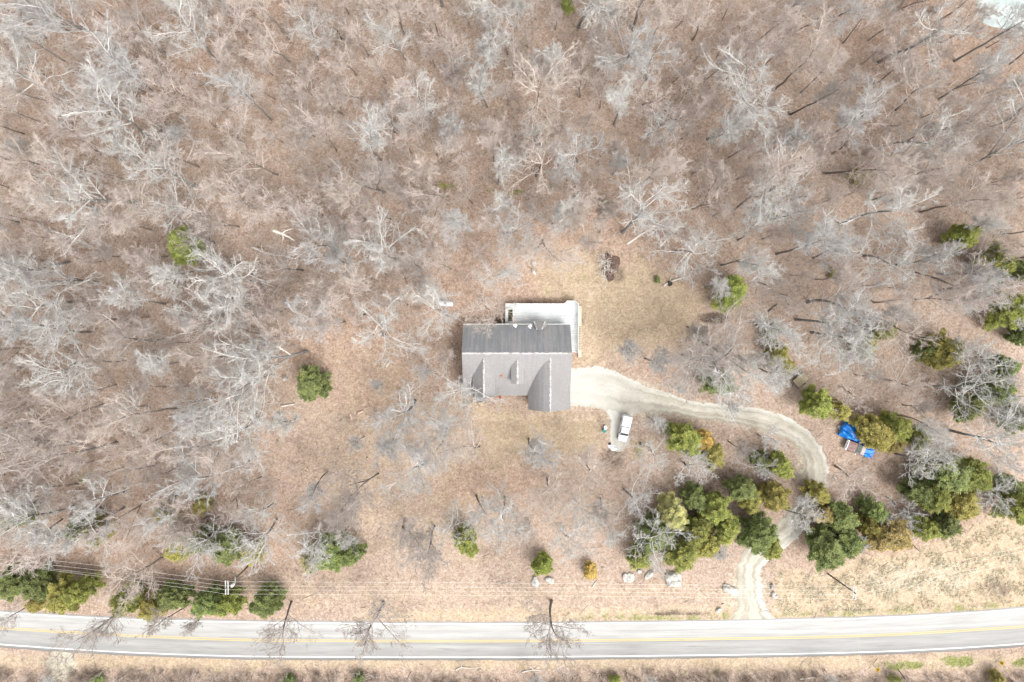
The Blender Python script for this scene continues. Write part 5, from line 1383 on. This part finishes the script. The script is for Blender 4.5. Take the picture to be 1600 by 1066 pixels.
# ------------------------------------------------------------------ undergrowth, fallen sticks, straw (uncountable)
def scatter(n, rg, polys_no=(), polys_yes=(), ext=None):
    a = rg.uniform((x0_-6, y0_-6), (x1_+6, y1_+6), (n, 2)) if ext is None else rg.uniform(ext[0], ext[1], (n, 2))
    k = np.ones(len(a), bool)
    for p in polys_no: k &= ~inside(a, p)
    if polys_yes:
        y = np.zeros(len(a), bool)
        for p in polys_yes: y |= inside(a, p)
        k &= y
    return a[k]
def brush(name, pts, rg, h0, h1, stems, mat, label, spread=.35, r=.016, b=5):
    n = len(pts)
    S = np.repeat(pts, stems, 0) + rg.normal(0, .18, (n*stems, 2)); k = 4
    H = np.repeat(rg.uniform(h0, h1, n), stems)*rg.uniform(.6, 1.1, n*stems)
    d = unit(np.c_[rg.normal(0, spread, (n*stems, 2)), np.ones(n*stems)]); p = np.c_[S, np.full(n*stems, -.05)]; out = [p]
    for j in range(k-1):
        d = unit(d+rg.normal(0, .12, d.shape)+np.array([0, 0, .03])); p = p+d*(H/(k-1))[:, None]; out.append(p)
    L0 = np.stack(out, 1); R0 = np.repeat(np.array([[1.5, 1.2, .9, .6]])*r*1.3, n*stems, 0)
    L1, R1 = grow(rg, L0, R0, b, .25, 1., R(40), .2, .55, 4, .15, .05, .8, .5)
    L2, R2 = grow(rg, L1, R1, 3, .3, 1., R(38), .2, .6, 3, .15, .05, .9, .5)
    v, f = tubes([(L0, R0, 3), (L1, np.maximum(R1, r*.9), 3), (L2, np.maximum(R2, r*.8), 3)])
    return tag(link(bpy.data.objects.new(name, mesh_np(name, v, f, mat))), label, kind='stuff')
rgb_ = np.random.default_rng(77)
up_ = scatter(3000, rgb_, NOW)
brush('undergrowth', up_, rgb_, 1.6, 5.0, 2, M['brush'], 'thin grey saplings and brush under the woodland trees', .32, .017, 6)
tp = [P_arr(p)[:, :2] for p in ([(-60, 1046), (60, 1050), (180, 1042), (400, 1052), (520, 1048), (700, 1058), (860, 1060), (960, 1046), (1100, 1040), (1200, 1040), (1320, 1050), (1420, 1056), (1520, 1048), (1660, 1040), (1660, 1120), (-60, 1120)],)]
brush('thicket', scatter(1500, rgb_, (), tp, ((x0_-4, y0_-4), (x1_+4, P(0, 1046).y))), rgb_, .8, 2.2, 3, M['dark_brush'], 'dark leafless thicket along the bottom edge beyond the road', .4, .018, 5)

ns = 5200
a = scatter(ns, rgb_, NOW[:1]+NOW[1:2]+[NOW[4], NOW[7]])
road_poly = np.array([tuple(p) for p in TW+dn*1.0]+[tuple(p) for p in (BW-dn*1.2)[::-1]]); dr_poly = np.r_[LL, RR[::-1]]
a = a[~inside(a, road_poly) & ~inside(a, dr_poly)]
an = rgb_.uniform(0, 6.28, len(a)); Ls = rgb_.exponential(.7, len(a))+.3
s0 = np.c_[a, rgb_.uniform(.02, .12, len(a))]; dd = np.c_[np.cos(an), np.sin(an), rgb_.normal(0, .08, len(a))]
mid_ = s0+dd*Ls[:, None]*.5+rgb_.normal(0, .06, s0.shape)*np.array([1, 1, .3]); s2 = s0+dd*Ls[:, None]
for q_ in (mid_, s2): q_[:, 2] = np.maximum(q_[:, 2], .03)
v, f = tubes([(np.stack([s0, mid_, s2], 1), np.c_[np.ones(len(a)), np.full(len(a), .8), np.full(len(a), .35)]*rgb_.uniform(.018, .055, len(a))[:, None], 3)])
tag(link(bpy.data.objects.new('fallen_sticks', mesh_np('fallen_sticks', v, f, M['stick']))), 'small sticks fallen over the leaf litter', kind='stuff')

def grass(name, pts, rg, h, mat, label, blades=7):
    n = len(pts); c = np.repeat(pts, blades, 0)+rg.normal(0, .14, (n*blades, 2)); m_ = len(c)
    az = rg.uniform(0, 6.28, m_); hh = rg.uniform(.5, 1.2, m_)*np.repeat(rg.uniform(h[0], h[1], n), blades); ln = rg.uniform(.3, 1.1, m_)*hh
    wv = np.c_[-np.sin(az), np.cos(az), np.zeros(m_)]*rg.uniform(.02, .05, m_)[:, None]
    b = np.c_[c, np.zeros(m_)]; mid = b+np.c_[np.cos(az)*ln*.4, np.sin(az)*ln*.4, hh*.75]; tip = b+np.c_[np.cos(az)*ln, np.sin(az)*ln, hh*.9]
    v = np.stack([b-wv, b+wv, mid+wv*.8, mid-wv*.8, tip], 1).reshape(-1, 3); o = np.arange(m_)[:, None]*5
    f = np.concatenate([o+np.array([[0, 1, 2, 3]]), o+np.array([[3, 2, 4, 4]])])
    v4 = np.stack([b-wv, b+wv, mid+wv*.8, mid-wv*.8, mid-wv*.8, mid+wv*.8, tip+wv*.2, tip-wv*.2], 1).reshape(-1, 3); o = np.arange(m_)[:, None]*8
    f = np.concatenate([o+np.array([[0, 1, 2, 3]]), o+np.array([[4, 5, 6, 7]])])
    return tag(link(bpy.data.objects.new(name, mesh_np(name, v4, f, mat))), label, kind='stuff')
vg = P_arr(VERGE_E)[:, :2]
g1 = scatter(10000, rgb_, [road_poly, dr_poly], [vg], (vg.min(0), vg.max(0)))
cl_ = .5+.25*np.sin(g1[:, 0]*.9+2*np.sin(g1[:, 1]*.7))+.25*np.sin(g1[:, 1]*1.3+1.7*np.sin(g1[:, 0]*.45+1))
g1 = g1[rgb_.random(len(g1)) < np.clip(seg_dist(g1, vg)/2.5, 0, 1)*np.clip(cl_*1.5-.35, .04, 1)]
grass('straw_grass', g1, rgb_, (.10, .40), M['straw'], 'tall dry straw grass on the verge right of the drive')
lp = [P_arr(p)[:, :2] for p in (LAWN_N, LAWN_S)]
g2 = np.concatenate([scatter(6000, rgb_, [NOW[4]], [q_], (q_.min(0), q_.max(0))) for q_ in lp])
grass('lawn_grass', g2, rgb_, (.04, .10), M['lawn_straw'], 'dormant straw coloured lawn grass round the house', 6)

# ------------------------------------------------------------------ evergreen cedars
def make_cedar(seed, h=8.0, rad=2.9, n=5200, cone=.35):
    rg = np.random.default_rng(seed)
    # limbs from the trunk outwards, sprays along the limbs
    nl = 74; zt = rg.uniform(.10, .97, nl); zt.sort()
    prof = rad*np.sin(np.clip((1-zt)*1.15+.12, 0, 1.25)*1.25)**.8*rg.uniform(.72, 1.12, nl)*(1-.12*np.cos(zt*3))
    az = np.arange(nl)*2.4+rg.uniform(-.4, .4, nl)
    # lopsided outline
    prof *= 1+.16*np.sin(az*2+rg.uniform(0, 6))+.10*np.sin(az*3+rg.uniform(0, 6))
    k = 5; t = np.linspace(0, 1, k)
    rise = rg.uniform(.15, .5, nl)*prof
    LP = np.stack([np.cos(az)[:, None]*prof[:, None]*t, np.sin(az)[:, None]*prof[:, None]*t, zt[:, None]*h*.93+rise[:, None]*t**1.4], -1)
    LR = np.repeat(np.array([[.05, .04, .032, .024, .012]]), nl, 0)
    tk = np.array([[0, 0, -.1], [.05, .02, h*.3], [0, .06, h*.6], [.03, 0, h*.95]])[None]
    v, f = tubes([(tk, np.array([[.2, .16, .1, .03]]), 8), (LP, LR, 4)])
    trunk = mesh_np('trunk', v, f, M['cedar_bark'], True)
    # foliage: clumps along the outer part of limbs, each a puff of small blades
    nc = 1500; li = rg.choice(nl, nc, p=prof/prof.sum()); tt = rg.uniform(.28, 1.05, nc)**.7
    x = np.clip(tt, 0, 1)*(k-1); i = np.minimum(x.astype(int), k-2); fr_ = (x-i)[:, None]
    cc = LP[li, i]*(1-fr_)+LP[li, i+1]*fr_ + rg.normal(0, .16, (nc, 3))
    per = n//nc+1; tone = np.repeat(rg.uniform(0, 1, nc), per)
    C = np.repeat(cc, per, 0); D = unit(rg.normal(0, 1, C.shape)*np.array([1, 1, .55])+np.array([0, 0, .2])); out_ = np.c_[C[:, :2]/rad, np.zeros(len(C))]
    D = unit(D+out_*.7); B = C+D*rg.uniform(.02, .22, len(C))[:, None]; Ln = rg.uniform(.13, .34, len(C))[:, None]
    Sd = unit(np.cross(D, rg.normal(size=D.shape)*.55+np.array([0, 0, 1.])))*rg.uniform(.026, .06, len(C))[:, None]
    vv = np.stack([B-Sd*.6, B+Sd*.6, B+D*Ln*.6+Sd, B+D*Ln], 1)
    vv[:, 3] = B+D*Ln; q = np.stack([B-Sd*.5, B+D*Ln*.55-Sd, B+D*Ln, B+D*Ln*.55+Sd], 1).reshape(-1, 3)
    ff = np.arange(len(C)*4).reshape(-1, 4)
    me = mesh_np('crown', q, ff, M['needles'])
    a_ = me.attributes.new('tone', 'FLOAT', 'POINT'); a_.data.foreach_set('value', np.repeat(np.clip(tone*.6+rg.uniform(0, .4, len(C)), 0, 1), 4).astype(np.float32))
    return trunk, me
CEDAR = [make_cedar(300+i, 8.0, 2.9, 42000) for i in range(5)]
GREENS = {'green': (0.30, 0.325, 0.095), 'dark green': (0.22, 0.262, 0.10), 'olive': (0.37, 0.335, 0.11), 'golden': (0.56, 0.42, 0.14), 'bright green': (0.34, 0.38, 0.11), 'pale yellow green': (0.50, 0.47, 0.23), 'gold brown': (0.39, 0.31, 0.135)}
CED = [
 (287, 386, 25, 'bright green', 'alone in the left woods beside a white crowned tree'),
 (487, 600, 26, 'dark green', 'standing alone in the leafy left yard'),
 (1142, 457, 24, 'bright green', 'at the right edge of the back lawn'),
 (1345, 275, 13, 'olive', 'alone in the upper right woods'),
 (1505, 370, 21, 'green', 'topmost at the right edge woods'),
 (1556, 411, 25, 'green', 'second from top at the right edge woods'),
 (1592, 420, 16, 'dark green', 'cut by the picture edge beside the second one from top'),
 (1573, 486, 28, 'green', 'third from top at the right edge woods'),
 (1597, 525, 16, 'dark green', 'cut by the picture edge below the third one from top'),
 (1476, 550, 27, 'olive', 'between bold white trees and the right edge'),
 (1450, 545, 16, 'dark green', 'hugging the olive one near the right edge'),
 (1570, 572, 18, 'dark green', 'small, above the dark one near the right edge'),
 (1552, 610, 28, 'dark green', 'behind the tree with bold white limbs'),
 (1514, 636, 19, 'green', 'under the tree with bold white limbs'),
 (1595, 655, 22, 'dark green', 'at the right edge beside the bare tree with broad crown'),
 (1353, 541, 17, 'olive', 'upper one between burnt patch and right woods'),
 (1381, 517, 16, 'green', 'under white limbs right of the upper olive one'),
 (1216, 552, 16, 'olive', 'above the flatbed with a white tree beside it'),
 (1230, 572, 14, 'olive', 'just above the tan flatbed'),
 (1205, 517, 13, 'dark green', 'low one under branches near the burnt patch'),
 (1123, 596, 22, 'dark green', 'beside the drive above its straight part'),
 (1277, 630, 23, 'bright green', 'round, below the tan flatbed'),
 (1309, 641, 18, 'olive', 'touching the round bright one below the flatbed'),
 (1370, 676, 25, 'olive', 'that hides half the upper blue tarp'),
 (1397, 670, 24, 'green', 'joined to the right of the one over the tarp'),
 (1396, 692, 17, 'gold brown', 'at the tail of the maroon truck'),
 (1433, 686, 17, 'green', 'right of the cedars over the tarp'),
 (1070, 688, 26, 'green', 'left half of the group right of the white pickup'),
 (1096, 690, 18, 'golden', 'with golden top in the group right of the pickup'),
 (1112, 712, 21, 'olive', 'lower half of the group right of the pickup'),
 (1188, 719, 15, 'dark green', 'left one of two inside the driveway bend'),
 (1218, 727, 20, 'green', 'right one of two inside the driveway bend'),
 (1160, 765, 20, 'dark green', 'upper left one at the bottom of the driveway loop'),
 (1172, 780, 19, 'olive', 'middle one at the bottom of the driveway loop'),
 (1213, 778, 21, 'olive', 'right one at the bottom of the driveway loop'),
 (1278, 772, 18, 'olive', 'beside the drive bend above the dark clump'),
 (1284, 802, 18, 'gold brown', 'yellowed, beside the drive above the dark clump'),
 (1052, 802, 23, 'pale yellow green', 'palest of the big clump near the drive'),
 (1085, 778, 20, 'dark green', 'upper edge of the big clump near the drive'),
 (1118, 796, 24, 'bright green', 'brightest in the big clump near the drive'),
 (1088, 830, 22, 'green', 'in the middle of the big clump near the drive'),
 (1135, 826, 20, 'green', 'right side of the big clump near the drive'),
 (1018, 836, 24, 'dark green', 'under white branches at the left of the big clump'),
 (1066, 866, 27, 'green', 'lowest of the big clump, above the broken boulder'),
 (1000, 872, 18, 'green', 'lower left end of the big clump near long flat rock'),
 (1104, 852, 20, 'olive', 'lower right of the big clump near the drive mouth'),
 (1040, 840, 18, 'dark green', 'between white branches and lowest one of the big clump'),
 (1185, 836, 26, 'dark green', 'left of the drive above its mouth'),
 (1206, 856, 17, 'green', 'right tip of the dark one above the drive mouth'),
 (1312, 808, 25, 'dark green', 'top of the dark clump right of the drive'),
 (1294, 858, 30, 'dark green', 'largest of the dark clump right of the drive'),
 (1322, 845, 25, 'dark green', 'right side of the dark clump right of the drive'),
 (1366, 797, 18, 'dark green', 'alone between dark clump and bare tree by the truck'),
 (1390, 836, 30, 'gold brown', 'gold brown spreading one by the straw verge'),
 (1360, 824, 18, 'olive', 'left flank of the gold brown one by the straw verge'),
 (1445, 826, 20, 'green', 'left of the low pair above the straw verge'),
 (1476, 822, 20, 'dark green', 'right of the low pair above the straw verge'),
 (1480, 742, 32, 'dark green', 'upper left of the tall clump at right'),
 (1516, 745, 30, 'green', 'upper right of the tall clump at right'),
 (1458, 775, 25, 'green', 'lower left of the tall clump at right'),
 (1502, 785, 26, 'olive', 'lower right of the tall clump at right'),
 (1435, 768, 20, 'dark green', 'left end of the tall clump at right'),
 (1590, 788, 28, 'green', 'at the right edge above the straw verge'),
 (1582, 762, 18, 'dark green', 'upper side of the one at the right edge'),
 (848, 884, 16, 'bright green', 'lone one between pale rocks on the verge'),
 (515, 860, 28, 'dark green', 'right of the pair under a spreading white tree'),
 (486, 878, 17, 'olive', 'left of the pair under a spreading white tree'),
 (545, 866, 20, 'dark green', 'right tip of the pair under a spreading white tree'),
 (727, 846, 20, 'bright green', 'small one below the front lawn'),
 (12, 914, 24, 'dark green', 'leftmost of the roadside row'),
 (58, 914, 22, 'dark green', 'second from left of the roadside row'),
 (100, 930, 24, 'olive', 'olive third of the roadside row'),
 (125, 924, 22, 'green', 'fourth of the roadside row, behind the olive one'),
 (55, 945, 13, 'olive', 'small low one at the road edge on the left'),
 (197, 940, 21, 'green', 'fifth of the roadside row, after a gap'),
 (240, 947, 21, 'olive', 'sixth of the roadside row'),
 (272, 933, 21, 'dark green', 'seventh of the roadside row, dull'),
 (327, 941, 22, 'dark green', 'under the wires just below the utility pole, left half'),
 (355, 943, 21, 'green', 'under the wires just below the utility pole, right half'),
 (416, 942, 23, 'dark green', 'round last one at the right end of the roadside row'),
 (150, 832, 20, 'olive', 'low one above the wires at lower left'),
 (118, 826, 16, 'dark green', 'left neighbour of the low olive one at lower left'),
 (20, 800, 24, 'dark green', 'under white limbs at the left edge'),
 (280, 856, 20, 'olive', 'left one of the row above the utility pole'),
 (318, 845, 20, 'dark green', 'second of the row above the utility pole'),
 (352, 856, 23, 'dark green', 'third of the row above the utility pole'),
 (395, 862, 18, 'olive', 'right end of the row above the utility pole'),
 (258, 798, 17, 'olive', 'small, above the row near the utility pole'),
 (315, 790, 15, 'olive', 'small, under branches above the utility pole row'),
 (560, 1062, 9, 'dark green', 'low one beyond the road below the middle leaning tree'),
 (452, 1064, 9, 'dark green', 'low one beyond the road at left'),
 (960, 1064, 9, 'green', 'low one beyond the road right of the leaning trees'),
 (1560, 1063, 12, 'olive', 'low one in the lower right corner'),
 (1400, 1064, 9, 'green', 'low one beyond the road by the single mark sign'),
 (150, 1064, 9, 'dark green', 'low one beyond the road by the pale path'),
]
for i, (px, py, r, tone, ph_) in enumerate(CED):
    rm = r*.123                      # crown radius in metres at mid height
    sc = rm/2.75; h = 8.0*min(sc, 1.05)*(1.08 if r > 15 else .8)
    b = P(px, py, h*.55)
    szw = 'large' if r >= 26 else ('small' if r <= 16 else 'mid sized')
    if ph_.startswith(('small', 'gold brown', 'round')): szw = ''
    ph2 = ph_.replace('small, ', '').replace('gold brown spreading one', 'spreading one') if True else ph_
    lb = f"{szw} {tone} cedar {ph2}".strip()
    t = thing('cedar_tree', lb, 'cedar', (b.x, b.y, 0), RNG.uniform(0, 6.28), 'evergreen cedars')
    t.scale = (sc, sc*RNG.uniform(.9, 1.1), h/8.0)
    g_ = GREENS[tone]; j = RNG.uniform(.88, 1.14)
    tm, cm = CEDAR[i % 5]
    o = bpy.data.objects.new('trunk', tm); link(o, t)
    o = bpy.data.objects.new('crown', cm); o.color = (g_[0]*j, g_[1]*j*RNG.uniform(.95, 1.05), g_[2]*j, 1); link(o, t)
def bush(px, py, r, tone, label, cat='bush', sy=1.0, rz=0.0):
    b = P(px, py, .8); t = thing('evergreen_bush', label, cat, (b.x, b.y, 0), rz)
    s = r*.115/2.75; t.scale = (s, s*sy, s*.7); g_ = GREENS[tone]
    o = bpy.data.objects.new('trunk', CEDAR[1][0]); link(o, t); o = bpy.data.objects.new('crown', CEDAR[1][1]); o.color = (*g_, 1); link(o, t)
bush(922, 890, 13, 'golden', 'golden yellow bush on the verge above the wires')
bush(1027.5, 437, 5.5, 'dark green', 'tiny dark green shrub on the back lawn')
bush(884, 5, 10, 'bright green', 'long bright green bush at the top edge', sy=1.9, rz=R(25))
bush(690, 291, 9, 'olive', 'low mossy bush in the woods above the house', sy=.5)
bush(944, 317, 8, 'olive', 'low olive bush in the woods behind the back lawn', sy=.5, rz=R(30))
bush(1301, 428, 6, 'olive', 'small olive bush among bare trees right of the lawn', sy=1.6)
